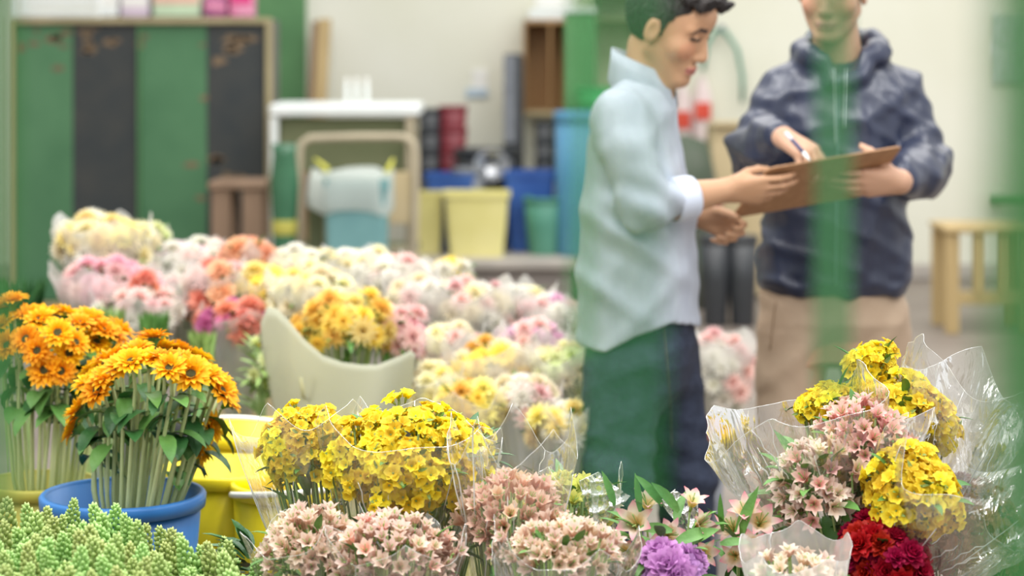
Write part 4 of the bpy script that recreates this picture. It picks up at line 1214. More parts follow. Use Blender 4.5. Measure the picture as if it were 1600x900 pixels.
    for k in range(n):
        fr = math.cos(2 * math.pi * k / n)
        fj.cone(hp[k], hp[(k + 1) % n], .026 + .006 * math.sin(k * 2.1), .026 + .006 * math.sin((k + 1) * 2.1), .012)
        if fr < .6: fj.cone(hp[k] + V(0, .006, -.035), hp[(k + 1) % n] + V(0, .006, -.035), .026, .026, .02)
    fj.chain([cc + V(0, .10, -.02), cc + V(0, .14, -.08)], [.06, .05], .03)
    # opening of the collar
    fj.cone(cc + V(0, -.02, .10), cc + V(-.004, -.10, -.02), .055, .028, .01, 'sub')
    g = fj.grids(); X, Y_, Z = g
    fj.F = fj.F + wav(g, [(44, 8, 20, .0048), (-50, 6, 28, .0045), (20, 16, -60, .0040), (30, 20, 75, .003)], 1.3)
    for e_ in (eR, eL):
        el = np.sqrt((X - e_.x) ** 2 + (Y_ - e_.y) ** 2 + (Z - e_.z) ** 2)
        fj.F = fj.F + np.exp(-(el / .12) ** 2) * .007 * np.sin(60 * (X - e_.x) * (1 if e_ is eR else -1) + 70 * (Z - e_.z) + 1.5 * np.sin(25 * Y_))
    hemz = rows[0][0]
    fj.F = fj.F - .006 * np.exp(-((Z - hemz - .035) / .015) ** 2) * np.sin(50 * X) 
    oj, bj = solid('jacket', fj, NAVY, root)
    mb = MB(); pts = []
    for k in range(40):
        h_, n_ = cam_hit(bj, 1310 - k * .12, 122 + k * 8.3)
        if h_: pts.append(h_ + Vector((0, -.002, 0)))
    if len(pts) > 3: mb.tube(pts, .0028, 5); obj('zipper', mb, mat('zip_grey', (120, 136, 150), rough=.3, metal=.4), oj, True)
    for sx in (-1, 1):
        pts = []
        for k in range(14):
            h_, n_ = cam_hit(bj, 1312 + sx * (9 - k * .2), 108 + k * (7 if sx > 0 else 9))
            if h_: pts.append(h_ + Vector((0, -.005, 0)))
        if len(pts) > 3: mb = MB(); mb.tube(pts, .0022, 5); obj('drawstring', mb, mat('cord_pale', (186, 196, 200)), oj, True)
    return root
man_jacket()

# ---- clipboard and pen
cbd = thing('clipboard', 'brown hardboard clipboard held between the two men, seen from below', 'clipboard', P(1275, 290, 5.24))
q = [P(1200, 264, 5.13), P(1411, 229, 5.17), P(1352, 306, 5.35), P(1142, 342, 5.30)]
q = [Vector(v) for v in q]
nn = (q[1] - q[0]).cross(q[3] - q[0]).normalized()
if nn.y > 0: nn = -nn
mb = MB(); t_ = .004
def rounded(qs, off):
    out = []
    for i in range(4):
        a_, b_, c_ = qs[i - 1], qs[i], qs[(i + 1) % 4]
        for u_ in (0, .33, .66, 1):
            p = (b_ + (a_ - b_).normalized() * .014).lerp(b_ + (c_ - b_).normalized() * .014, u_)
            p = p.lerp(b_, .35 * math.sin(math.pi * u_)); out.append(p + nn * off)
    return out
r1 = rounded(q, 0); r2 = rounded(q, -t_)
for p in r1 + r2: mb.vert(p)
n = len(r1); mb.face(*range(n)); mb.face(*[2 * n - 1 - k for k in range(n)])
for k in range(n): mb.face(k, n + k, n + (k + 1) % n, (k + 1) % n)
obj('board', mb, mat('hardboard', (162, 122, 88), (174, 134, 98), 40, .6), cbd)
ins = [p + (sum(q, Vector()) / 4 - p) * .06 for p in q]
mb = MB()
for off in (-t_ - .0004, -t_ - .002):
    for p in ins: mb.vert(p + nn * off)
mb.face(0, 1, 2, 3); mb.face(7, 6, 5, 4)
for k in range(4): mb.face(k, 4 + k, 4 + (k + 1) % 4, (k + 1) % 4)
obj('paper', mb, PAPER, cbd)
mb = MB(); ex = (q[1] - q[0]).normalized(); ey = (q[3] - q[0]).normalized()
cpos = q[0].lerp(q[3], .5) + ex * .012 - nn * .008
mb.tube([cpos - ey * .04, cpos + ey * .04], .006, 8); obj('clip', mb, mat('clip_metal', (200, 196, 170), rough=.3, metal=.8), cbd, True)
pen = thing('pen', 'dark pen with a white tip in the writing hand', 'pen', P(1258, 240, 5.14))
a_, b_ = P(1228, 208, 5.18), P(1262, 246, 5.11)
mb = MB(); mb.tube([a_, a_.lerp(b_, .3)], .0052, 10); obj('cap', mb, mat('pen_silver', (210, 212, 220), rough=.3), pen, True)
mb = MB(); mb.tube([a_.lerp(b_, .3), a_.lerp(b_, .82)], .0050, 10); obj('barrel', mb, mat('pen_blue', (50, 60, 100), rough=.3), pen, True)
mb = MB(); mb.tube([a_.lerp(b_, .82), b_, b_ + (b_ - a_) * .12], [.0054, .0046, .0015], 10); obj('tip', mb, WHITEP, pen, True)

# ------------------------------------------------------------------ flowers: kinds of bloom
def blooms(name, maker, base, tip, n=3, centre=None, mid=None, midpos=.5, **kw):
    pm = petal_mat(name + '_petal', base, tip, mid=mid, midpos=midpos)
    return [mesh_of(name, maker(**kw), [pm, centre or CENTRE]) for _ in range(n)]
GC = mat('calyx_green', (132, 158, 84), (150, 172, 98), 12, .6)
YEL = blooms('yellow_bloom', make_cluster, (240, 212, 30), (253, 234, 70), 4, GC)
YEL2 = blooms('deep_yellow_bloom', make_cluster, (242, 208, 36), (253, 230, 76), 3, GC)
LIME = blooms('lime_yellow_bloom', make_alstro, (206, 204, 90), (232, 226, 130), 3, GC, openness=.5)
PEACH = blooms('peach_bloom', make_alstro, (234, 182, 150), (251, 222, 200), 3, GC, openness=.35)
PEACH2 = blooms('pale_peach_bloom', make_alstro, (238, 204, 182), (252, 234, 220), 3, GC, openness=.6)
PINKB = blooms('pink_beige_bloom', make_alstro, (234, 198, 176), (250, 228, 212), 3, GC, openness=.5)
PINK = blooms('pink_bloom', make_alstro, (242, 174, 164), (252, 214, 202), 3, GC, openness=.6)
ALST = blooms('alstroemeria_bloom', make_alstro, (240, 214, 96), (238, 140, 164), 4, GC, mid=(252, 232, 214), midpos=.62, openness=.75)
REDC = blooms('dark_red_bloom', make_carnation, (120, 8, 36), (184, 22, 58), 3, GC)
PURP = blooms('purple_bloom', make_carnation, (160, 96, 166), (204, 152, 208), 2, GC)
DIMP = blooms('dusky_pink_bloom', make_carnation, (160, 104, 90), (190, 136, 116), 2, GC)
WHT = blooms('white_mum', make_mum, (240, 236, 214), (252, 250, 244), 2)
CRM = blooms('cream_mum', make_mum, (244, 232, 178), (252, 246, 220), 2)
PYL = blooms('pale_yellow_mum', make_mum, (246, 226, 120), (252, 240, 170), 2)
GLD = blooms('golden_mum', make_mum, (246, 204, 84), (252, 224, 120), 2)
BLS = blooms('blush_mum', make_mum, (240, 190, 186), (252, 226, 220), 2)
PNK = blooms('rose_pink_mum', make_mum, (240, 176, 192), (250, 210, 218), 2)
LIL = blooms('lilac_mum', make_mum, (228, 178, 208), (244, 210, 228), 2)
MAG = blooms('magenta_carnation', make_carnation, (216, 110, 160), (236, 150, 190), 2)
ORG = blooms('peach_orange_carnation', make_carnation, (244, 168, 120), (252, 206, 172), 2)
COR = blooms('coral_carnation', make_carnation, (234, 132, 108), (246, 172, 150), 2)
GRN = blooms('green_white_mum', make_mum, (220, 228, 150), (240, 244, 200), 2)
DSY = blooms('yellow_daisy', make_daisy, (248, 216, 60), (252, 232, 110), 2)

# ------------------------------------------------------------------ benches and buckets that carry the flowers
def bench(label, x0, x1, y0, y1, z, m_):
    r_ = thing('flower_bench', label, 'bench', ((x0 + x1) / 2, (y0 + y1) / 2, 0))
    mb = MB(); mb.box(((x0 + x1) / 2, (y0 + y1) / 2, z - .02), (x1 - x0, y1 - y0, .04), None, .006); obj('top', mb, m_, r_)
    for x in (x0 + .05, x1 - .05):
        for y in (y0 + .05, y1 - .05): mb = MB(); mb.box((x, y, (z - .04) / 2), (.05, .05, z - .04), None, .005); obj('leg', mb, m_, r_)
bench('low wooden bench under the yellow buckets and sunflowers', -1.35, -.30, 3.72, 5.0, .34, WOODB)
bench('low wooden bench under the front row of wrapped bouquets', -1.0, 1.1, 2.75, 3.70, .22, WOODB)
BZ = .34

def rimc(px, py, Y): return P(px, py, Y)
blue_c = rimc(192, 769, 4.1)
bucket('blue bucket full of sunflowers standing behind the green bud spikes', blue_c.x, blue_c.y, BZ, .150, blue_c.z - BZ, BLUEB)
ol_c = rimc(62, 750, 4.45)
bucket('olive yellow bucket at the left edge holding sunflowers', ol_c.x, ol_c.y, BZ, .112, ol_c.z - BZ, OLIVE)
WH = mat('white_handle', (240, 240, 226), rough=.4)
yb = [(352, 728, 4.42, .128, 'bright yellow bucket right behind the blue sunflower bucket', None),
      (452, 752, 4.30, .112, 'bright yellow bucket with a white handle beside the yellow bouquet wrapper', (WH, .15, .4)),
      (400, 668, 4.88, .135, 'bright yellow bucket with a raised white handle at the back of the yellow trio', (WH, .45, -.2))]
for px, py, Y, r0, lab, hd in yb:
    c = rimc(px, py, Y)
    if Y > 4.6: c.z = max(c.z, BZ + .2)
    bucket(lab, c.x, c.y, BZ, r0, c.z - BZ, YELB, handle=hd, taper=.85)

# ------------------------------------------------------------------ sunflowers
SUNP = petal_mat('sunflower_petal', (238, 156, 14), (250, 192, 26), .3, .05)
DISC = mat('sunflower_disc', (60, 66, 36), (84, 84, 44), 60, .8, .5, 120)
def sun_head():
    mb = MB()
    for k in range(17): petal(mb, k * 6.283 / 17 + R.uniform(-.12, .12), .026 * R.uniform(.85, 1.15), .0125, 1.2 + R.uniform(-.25, .2), .5 + R.uniform(-.3, .5), .15, nl=4, r0=.014)
    for k in range(13): petal(mb, k * 6.283 / 13 + R.uniform(-.2, .2), .022 * R.uniform(.85, 1.15), .011, .9 + R.uniform(-.2, .2), .6, .15, nl=4, r0=.010, z0=.002)
    for k in range(11): petal(mb, k * 6.283 / 11 + R.uniform(-.2, .2), .019 * R.uniform(.8, 1.2), .009, .45 + R.uniform(-.2, .25), .5, .15, nl=3, r0=.009, z0=.002)
    d = MB(); d.lathe([(.0005, .003), (.006, .0035), (.0095, .002), (.011, 0), (.010, -.004), (.0005, -.004)], 16)
    c = MB()
    for k in range(12): petal(c, k * 6.283 / 12, .022, .010, 1.5, -.5, .1, nl=2, r0=.006, z0=-.006)
    c.lathe([(.004, -.022), (.008, -.012), (.014, -.005), (.012, -.002)], 10)
    return mesh_of('petals', mb, SUNP), mesh_of('disc', d, DISC), mesh_of('calyx', c, LEAF)
SUNH = [sun_head() for _ in range(4)]
SST = mat('sunflower_stem', (176, 190, 130), (194, 204, 148), 10, .55)
def sunflower(head, nrm, foot, rim, label, group, k):
    root = thing('sunflower', label, 'sunflower', foot, group); rr = random.Random(k * 13 + 1)
    nrm = Vector(nrm).normalized(); M_ = Matrix.Translation(head - foot) @ nrm.to_track_quat('Z', 'Y').to_matrix().to_4x4() @ Matrix.Rotation(rr.uniform(0, 6), 4, 'Z')
    s_ = rr.uniform(.82, 1.08); M_ = M_ @ Matrix.Diagonal((s_, s_, s_, 1))
    for nm, me in zip(('petals', 'disc', 'calyx'), SUNH[k % 4]):
        o = link(nm, me, root); o.matrix_local = M_
    mb = MB(); b = head - nrm * .02
    up = head + Vector((0, 0, -.05)) - nrm * .035 * (1 if nrm.z < .6 else 0)
    up = b - (nrm * .5 + Vector((0, 0, .5))).normalized() * .04
    pts = [foot, rim, rim.lerp(up, .5) + (rim - foot).normalized() * .01, up, b]
    mb.tube(pts, [.0042, .0042, .0038, .0036, .0032], 7); obj('stem', mb, SST, root, True)
    for q in range(3):
        mb = MB(); p = rim.lerp(up, (.62, .8, .97)[q]); a = rr.uniform(0, 6.28)
        d = Vector((math.cos(a), math.sin(a), rr.uniform(-.4, .3)))
        leaf_blade(mb, p, d, Vector((0, 0, 1)), rr.uniform(.055, .085), rr.uniform(.03, .042), rr.uniform(.7, 1.6)); obj('leaf', mb, (LEAF_D, LEAF)[(q + k) % 2], root, True)

def sun_group(spec, Y0, dome_c, bc, brad, label, group, seed, extra):
    rr = random.Random(seed); k = seed
    for (px, py, dy, face) in spec:
        hd = P(px, py, Y0 + dy)
        n = face or (hd - dome_c)
        n = Vector(n).normalized() + Vector((0, 0, .45))
        off = hd - bc; off.z = 0
        ln = max(1e-3, off.length); rad = min(brad * .78, ln * .62)
        rim = bc + off / ln * rad; foot = Vector((bc.x + off.x / ln * rad * -.15, bc.y + off.y / ln * rad * -.15, BZ + .03))
        sunflower(hd, n, foot, rim, label, group, k); k += 1
dc = P(240, 680, 4.12)
spec = [(138, 597, -.02, None), (122, 640, 0, None), (118, 668, .03, None), (168, 588, -.05, (-.4, -.6, .6)), (188, 572, -.10, (-.1, -.7, .7)), (213, 547, -.02, (-.2, -.3, .9)), (240, 527, .05, None),
        (205, 565, -.13, (-.1, -.8, .6)), (232, 560, -.12, (0, -.4, .9)), (258, 562, -.12, (.1, -.3, .9)), (284, 566, -.1, (.2, -.5, .9)), (304, 572, -.06, (.3, -.2, .8)), (322, 585, -.05, None), (338, 592, 0, None), (346, 610, -.04, (.8, -.5, .3)),
        (357, 628, .02, None), (354, 604, .08, None), (330, 668, 0, (.9, -.3, -.3)), (312, 700, .02, (.9, -.2, -.5)), (250, 545, .1, None), (280, 548, .12, None), (310, 560, .14, None), (180, 560, .1, None), (150, 580, .12, None), (265, 575, -.15, (0, -.8, .5)), (172, 560, .02, None), (225, 540, .15, None), (298, 585, -.12, (.2, -.9, .3)), (152, 610, -.06, (-.5, -.8, .2)), (198, 552, .05, None)]
sun_group(spec, 4.1, dc, Vector((blue_c.x, blue_c.y, blue_c.z)), .15, 'small orange-yellow sunflower on a pale stem in the blue bucket', 'sunflowers in the blue bucket', 1, 0)
dc2 = P(40, 600, 4.5)
spec = [(90, 520, -.12, (.1, -.95, .25)), (18, 470, 0, (-.2, -.2, 1)), (45, 492, -.02, (-.1, -.4, .9)), (62, 500, -.05, (0, -.6, .8)), (40, 530, -.10, (-.3, -.9, .2)), (58, 548, -.12, (-.1, -.9, 0)), (70, 578, -.12, (-.2, -.9, -.1)), (95, 580, -.12, (.3, -.9, -.2)),
        (118, 535, -.1, (.5, -.7, .3)), (108, 552, -.1, (.3, -.9, 0)), (140, 498, 0, (.3, -.3, .9)), (160, 516, -.02, (.4, -.5, .7)), (176, 522, .0, (.7, -.2, .6)), (150, 535, -.02, (.5, -.6, .4)), (125, 505, -.05, (.2, -.5, .9)), (75, 490, .08, None), (105, 490, .1, None), (30, 500, .1, None), (5, 480, .05, None), (188, 515, .08, None), (132, 520, .1, None), (-5, 510, 0, None), (10, 540, -.05, (-.4, -.8, 0))]
sun_group(spec, 4.45, dc2, Vector((ol_c.x, ol_c.y, ol_c.z)), .112, 'orange-yellow sunflower in the olive bucket at the left edge', 'sunflowers in the olive bucket', 101, 0)

# ------------------------------------------------------------------ green bud spikes
def spike_mesh(seed):
    rr = random.Random(seed); mb = MB(); Lh = .078
    for k in range(78):
        u = (k + .5) / 78; q = k * 2.4; rad = .0160 * (1 - u) ** .6 + .001
        s_ = (.0050 * (1 - .5 * u)) * rr.uniform(.8, 1.2)
        c = Vector((math.cos(q) * rad, math.sin(q) * rad, u * Lh)); d = Vector((math.cos(q) * .6, math.sin(q) * .6, 1)).normalized()
        x, y, a = frame_of(d)
        b0 = len(mb.v); mb.vert(c - a * s_ * .9, u)
        for z, r_ in ((-.3, .95), (.7, .8)):
            for j in range(5): mb.vert(c + a * (z * s_) + (x * math.cos(j * 1.2566) + y * math.sin(j * 1.2566)) * r_ * s_, u)
        mb.vert(c + a * s_ * 1.7, u)
        for j in range(5):
            j2 = (j + 1) % 5
            mb.face(b0, b0 + 1 + j2, b0 + 1 + j); mb.face(b0 + 1 + j, b0 + 1 + j2, b0 + 6 + j2, b0 + 6 + j); mb.face(b0 + 6 + j, b0 + 6 + j2, b0 + 11)
    mb.tube([(0, 0, -.01), (0, 0, Lh * .95)], [.004, .0015], 5, .5)
    return mb
BUD = petal_mat('green_bud', (128, 172, 82), (196, 218, 140), .2, .10)
SPK = [mesh_of('bud_spike', spike_mesh(k), BUD) for k in range(4)]
def spike_leaf():
    mb = MB()
    for k in range(6):
        a = R.uniform(0, 6.28); leaf_blade(mb, (0, 0, -.02 - .015 * k), (math.cos(a), math.sin(a), .8), (0, 0, 1), .045, .012, .6)
    mb.tube([(0, 0, 0), (0, 0, -.16)], [.003, .0035], 6)
    return mb
SPL = [mesh_of('leafy_stem', spike_leaf(), [LEAF_L]) for _ in range(3)]
rr = random.Random(21); cnt = 0
for k in range(118):
    Y = 2.98 + .52 * (k / 118) ** .9; px = -20 + (k * 0.618034 % 1) * 440
    top = np.interp(px, [-20, 50, 150, 230, 300, 350, 420], [775, 775, 762, 775, 815, 812, 860]) + 8
    # depth profile: nearer ones lower in the picture
    py = top + (3.5 - Y) / .52 * 145 + rr.uniform(-18, 22)
    if py > 930: continue
    tip = P(px, py, Y); s_ = rr.uniform(.95, 1.4); tl = Vector((rr.uniform(-.35, .35), rr.uniform(-.4, .1), 1)).normalized()
    root = thing('green_flower_spike', 'light green budding flower spike in the bunch at the lower left', 'flower', tip - tl * (.24 * s_), 'green bud spikes in the lower left bunch')
    M_ = tl.to_track_quat('Z', 'Y').to_matrix().to_4x4() @ Matrix.Diagonal((s_, s_, s_, 1))
    for nm, me in (('bud_spike', SPK[k % 4]), ('leafy_stem', SPL[k % 3])):
        o = link(nm, me, root); o.matrix_local = Matrix.Translation(tl * (.155 * s_)) @ M_
    cnt += 1
for k, (px, Y, r_, lab) in enumerate(((80, 3.25, .13, 'dark bucket under the left half of the green bud spikes'), (300, 3.25, .12, 'dark bucket under the right half of the green bud spikes'))):
    bucket(lab, P(px, 0, Y).x, Y, .22, r_, .28, BLACKP)

# ------------------------------------------------------------------ front row bouquets
def front(name, label, px, py, Y, rx, ry, dz, T, bloom, n, size, **kw):
    s_ = F / Y
    return bouquet(name, label, P(px, py, Y), (rx / s_, dz, ry / s_), T, bloom, n, size, None, **dict(dict(lumpy=.11, big=1.28, fill=int(n * 1.1) if n > 12 else 0), **kw))
T1 = P(600, 1010, 3.55)
front('wrapped_bouquet', 'big bright yellow bouquet in clear wrap at front centre-left', 632, 725, 3.55, 118, 84, .13, P(612, 990, 3.55), YEL, 92, .0185, lo=-.75, leaves=26, leaf_l=.05, seed=1,
      wrap=dict(len=.36, r=.150, jag=.030, seed=4, fold=.05), jitter=.26)
front('wrapped_bouquet', 'smaller yellow bouquet tucked behind the big yellow one on its left', 478, 705, 3.66, 62, 66, .08, P(515, 990, 3.6), YEL, 52, .0175, lo=-.6, leaves=18, leaf_l=.05, seed=2,
      wrap=dict(len=.37, r=.120, jag=.03, seed=9, fold=.05), jitter=.26)
front('wrapped_bouquet', 'yellow sprig bouquet with dark leaves at the right shoulder of the big yellow one', 722, 715, 3.68, 42, 58, .06, P(700, 980, 3.66), YEL, 22, .0165, lo=-.4, leaves=26, leaf_m=LEAF_D, leaf_l=.055, seed=3,
      wrap=dict(len=.33, r=.07, jag=.03, seed=12, fold=.06))
front('wrapped_bouquet', 'pinkish beige bouquet under the left yellow bouquet', 486, 865, 3.40, 66, 62, .08, P(520, 1080, 3.4), PINKB, 55, .0175, lo=-.4, leaves=18, leaf_l=.05, seed=5,
      wrap=dict(len=.27, r=.10, jag=.03, seed=7))
front('wrapped_bouquet', 'dusty pink bouquet in crackled wrap directly below the big yellow bouquet', 615, 882, 3.34, 88, 62, .09, P(610, 1090, 3.34), PINKB + PINK[:1], 66, .0180, lo=-.4, leaves=16, leaf_l=.05, seed=6,
      wrap=dict(len=.26, r=.11, jag=.03, seed=21), wm=CLEAR_B)
front('wrapped_bouquet', 'peach bouquet under a tall clear wrapper right of the big yellow one', 800, 818, 3.45, 70, 62, .08, P(795, 1040, 3.45), PEACH, 50, .021, lo=-.45, leaves=16, leaf_l=.055, seed=8,
      wrap=dict(len=.38, r=.105, jag=.045, seed=31))
front('wrapped_bouquet', 'pale lime and cream bouquet between the peach and the pink lily-like ones', 895, 800, 3.62, 62, 46, .08, P(890, 1040, 3.58), LIME + PEACH2[:1], 38, .020, lo=-.35, leaves=18, leaf_l=.06, seed=9,
      wrap=dict(len=.31, r=.085, jag=.04, seed=14))
front('wrapped_bouquet', 'faded pink bouquet sunk low under streaked wrap beside the peach one', 880, 872, 3.30, 80, 46, .08, P(870, 1090, 3.3), PINKB, 42, .018, lo=-.2, leaves=12, leaf_l=.05, seed=10,
      wrap=dict(len=.25, r=.115, jag=.03, seed=17), wm=CLEAR_B)

# open pink and white alstroemeria, bloom by bloom
Ya = 3.42
def A_(px, py, n, dy=0): return (P(px, py, Ya + dy), n)
spots = [A_(998, 822, (-.3, -.8, .5)), (P(1010, 795, Ya), (.1, -.5, .9)), A_(985, 862, (-.5, -.8, .1)), A_(1012, 858, (.2, -.9, .2)), A_(1040, 838, (.3, -.8, .4)), A_(1088, 824, (.6, -.6, .5)), A_(1080, 792, (.2, -.4, .9), .04), A_(1096, 862, (.3, -.9, .1)), A_(1060, 872, (0, -1, .1)), A_(1030, 884, (-.3, -.9, -.1)), A_(985, 890, (-.4, -.9, 0))]
b1 = bouquet('wrapped_bouquet', 'open pink and white alstroemeria bunch with long green leaves at front centre', P(1040, 850, Ya), (.07, .06, .06), P(1040, 1060, Ya + .02), ALST, 0, .031, None, spots=spots, leaves=22, leaf_l=.055, seed=12, big=1.25)
mb = MB(); rr = random.Random(4)
for (px, py, d, L, W) in ((960, 790, (-.3, -.1, 1), .08, .018), (1000, 800, (-.1, 0, 1), .085, .016), (1035, 790, (-.6, 0, .8), .09, .022), (1060, 800, (-.5, -.2, .7), .09, .026), (1110, 830, (-.8, -.4, -.1), .10, .032), (1050, 830, (-.9, -.2, .2), .08, .028), (1075, 850, (.5, -.3, .4), .08, .03), (1125, 850, (.8, -.3, .2), .07, .022), (1000, 890, (.8, -.4, .2), .07, .026)):
    leaf_blade(mb, P(px, py, Ya - .02), d, (0, -.7, .7), L * .72, W * .72, .5)
o = obj('long_leaves', mb, LEAF, b1, True)
spots = [(P(1150, 832, 3.45), (-.5, -.6, .6)), (P(1165, 810, 3.45), (-.1, -.6, .9)), (P(1185, 822, 3.45), (.1, -.8, .6)), (P(1198, 848, 3.45), (.6, -.7, .3)), (P(1172, 850, 3.42), (0, -1, .3)), (P(1150, 868, 3.44), (-.3, -.9, .1)), (P(1195, 872, 3.44), (.3, -.9, 0))]
b2 = bouquet('wrapped_bouquet', 'creamy pink alstroemeria bunch standing just right of the leafy open one', P(1170, 850, 3.46), (.05, .05, .05), P(1165, 1060, 3.46), ALST, 0, .032, None, spots=spots, leaves=12, leaf_l=.055, seed=13, big=1.2)
mb = MB()
for (px, py, d, L, W) in ((1150, 850, (.35, -.1, 1), .10, .022), (1130, 830, (-.1, 0, 1), .06, .012)): leaf_blade(mb, P(px, py, 3.43), d, (-.6, -.7, .2), L, W, .1)
obj('long_leaves', mb, LEAF, b2, True)
front('wrapped_bouquet', 'mauve purple bloom cluster at the bottom edge under the alstroemeria', 1050, 898, 3.34, 34, 24, .05, P(1050, 1060, 3.36), PURP, 9, .026, lo=-.1, leaves=4, leaf_l=.05, seed=14)
def small_flap(label, pts, Y, m_):
    """a free corner of clear film: a crumpled folded piece"""
    r_ = thing('cellophane_flap', label, 'cellophane', P(pts[0][0], pts[0][1] + 60, Y)); mb = MB()
    a, b, c, d = [P(x, y, Y + dy) for x, y, dy in pts]; rows = []; rr = random.Random(int(pts[0][0]))
    ph = rr.uniform(0, 6)
    for i in range(17):
        row = []
        for j in range(17):
            u, v = j / 16, i / 16; p = a.lerp(b, u).lerp(d.lerp(c, u), v)
            p += Vector((0, -1, .3)) * (.010 * (1 - 2 * abs(math.sin(5 * u + 3 * v + ph))) + .006 * (1 - 2 * abs(math.sin(9 * v - 4 * u + ph))))
            row.append(p)
        rows.append(row)
    mb.grid(rows); obj('film', mb, m_, r_, True)
    mb = MB(); mb.tube([a, b], .0008, 4); obj('folded_edge', mb, CLEAR_B, r_, True)
    return r_
small_flap('stiff clear film corner catching light in front of the jeans leg', [(1030, 785, 0), (1055, 765, .03), (1092, 785, .02), (1085, 850, 0)], 3.5, CLEAR_B)
small_flap('clear film corner poking up left of the leafy alstroemeria', [(905, 752, 0), (935, 738, .03), (985, 775, .02), (930, 840, 0)], 3.5, CLEAR_B)

# right hand bunch
front('wrapped_bouquet', 'yellow bouquet high in the right group under tall upright wrap', 1412, 655, 3.62, 78, 62, .09, P(1365, 960, 3.6), YEL2 + YEL[:2], 72, .0175, lo=-.6, leaves=14, leaf_l=.05, seed=15,
      wrap=dict(len=.45, r=.125, jag=.045, seed=23, axis=(.42, .05, 1)), wm=CLEAR_B)
front('wrapped_bouquet', 'loose yellow sprig standing highest in the right group', 1362, 572, 3.7, 34, 32, .05, P(1365, 940, 3.66), YEL, 16, .0185, lo=-.5, leaves=8, leaf_l=.04, seed=16, jitter=.3)
front('wrapped_bouquet', 'little yellow cluster at the left shoulder of the right group', 1293, 632, 3.66, 42, 26, .06, P(1345, 940, 3.6), YEL, 26, .0175, lo=-.5, leaves=14, leaf_l=.045, seed=17)
front('wrapped_bouquet', 'fresh pink bouquet in the middle of the right group', 1352, 690, 3.52, 60, 54, .08, P(1345, 950, 3.55), PINK, 52, .0185, lo=-.6, leaves=14, leaf_l=.05, seed=18,
      wrap=dict(len=.36, r=.155, jag=.035, seed=41, axis=(-.34, .0, 1)), wm=CLEAR_B)
front('wrapped_bouquet', 'pale peach bouquet with green leaves at the left of the right group', 1275, 762, 3.48, 60, 62, .08, P(1320, 960, 3.5), PEACH2 + PINK[:1], 52, .0195, lo=-.6, leaves=30, leaf_l=.065, seed=19)
front('wrapped_bouquet', 'deep yellow bouquet in wrap flaring right at the front of the right group', 1430, 766, 3.40, 66, 52, .08, P(1370, 930, 3.46), YEL2 + YEL, 72, .0190, lo=-.7, leaves=14, leaf_l=.05, seed=20,
      jitter=.28, wrap=dict(len=.265, r=.15, jag=.045, seed=52, axis=(.62, -.30, .95), r0=.03), wm=CLEAR_B)
front('wrapped_bouquet', 'dark red ruffled bouquet below the flaring wrap at lower right', 1378, 872, 3.38, 58, 52, .08, P(1365, 1060, 3.4), REDC, 52, .020, lo=-.5, leaves=8, leaf_m=LEAF_D, leaf_l=.05, seed=22)
front('wrapped_bouquet', 'dusky brick pink bouquet half lost at the lower right corner', 1512, 842, 3.62, 76, 84, .09, P(1490, 1060, 3.6), DIMP, 60, .018, lo=-.5, leaves=40, leaf_m=LEAF, leaf_l=.05, seed=24)
front('wrapped_bouquet', 'white wrapped low bouquet between the alstroemeria and the dark red one', 1245, 905, 3.26, 60, 30, .06, P(1250, 1060, 3.28), PEACH2, 14, .017, lo=0, leaves=8, leaf_l=.04, seed=25,
      wrap=dict(len=.225, r=.085, jag=.015, seed=61, fold=.06), wm=MILKY)
front('green_foliage_bunch', 'dark glossy green leaves between the bud spikes and the yellow bouquet wrapper', 398, 880, 3.5, 24, 40, .03, P(400, 1000, 3.5), LIME, 0, .02, leaves=22, leaf_m=LEAF_D, leaf_l=.07, seed=26, stems=False, cat='foliage')
for k, (px, Y, r_, lab) in enumerate(((520, 3.45, .12, 'left end'), (650, 3.5, .12, 'big yellow bouquet'), (800, 3.42, .11, 'peach bouquet'), (925, 3.42, .11, 'lime bouquet'), (1050, 3.42, .11, 'open alstroemeria'), (1185, 3.42, .11, 'creamy alstroemeria'), (1350, 3.48, .15, 'right group'), (1490, 3.56, .10, 'dusky pink bouquet'))):
    bucket('dark bucket on the front bench below the ' + lab, P(px, 0, Y).x, Y, .22, r_, .30, BLACKP)

# ------------------------------------------------------------------ middle rows of wrapped bouquets
def mid(label, px, py, rx, ry, Y, bloom, n, size, seed, wrap=None, wm=MILKY, leaves=8, name='wrapped_bouquet', lean=0, lo=-.5, td=150, **kw):
    s_ = F / Y; T = P(px + lean, py + td, Y)
    wl = ((td + ry * 1.25) / s_)
    wr = wrap if wrap is not None else dict(len=wl, r=max(rx, 18) * 1.28 / s_, jag=.03, seed=seed, fold=.07)
    if wr == 0: wr = None
    return bouquet(name, label, P(px, py, Y), (rx / s_, min(rx, 60) / s_ * .9, ry / s_), T, bloom, n, size, None, lo=lo, leaves=leaves, leaf_l=.06, seed=seed, wrap=wr, wm=wm, jitter=.14, **kw)
mid('round pale yellow and white bouquet in milky wrap before the dark cabinet', 158, 388, 62, 42, 6.2, PYL + CRM + CRM + WHT, 42, .030, 201)
mid('rose pink bouquet directly under the round pale yellow one', 168, 447, 70, 30, 6.0, PNK + BLS, 36, .030, 202)
mid('small creamy green bouquet right of the round pale yellow one', 236, 376, 25, 20, 6.4, GRN + CRM, 12, .026, 203)
mid('blush and white bouquet spilling behind the sunflowers', 215, 485, 60, 26, 5.9, BLS + WHT, 26, .028, 204)
mid('tiny orange-red bouquet in the blush wraps beside the round bouquets', 224, 443, 10, 10, 5.9, COR, 5, .022, 205, wrap=0, leaves=2)
mid('white and lilac bouquet left of the peach-orange round one', 292, 416, 46, 30, 6.35, WHT + BLS + LIL[:1], 28, .027, 206)
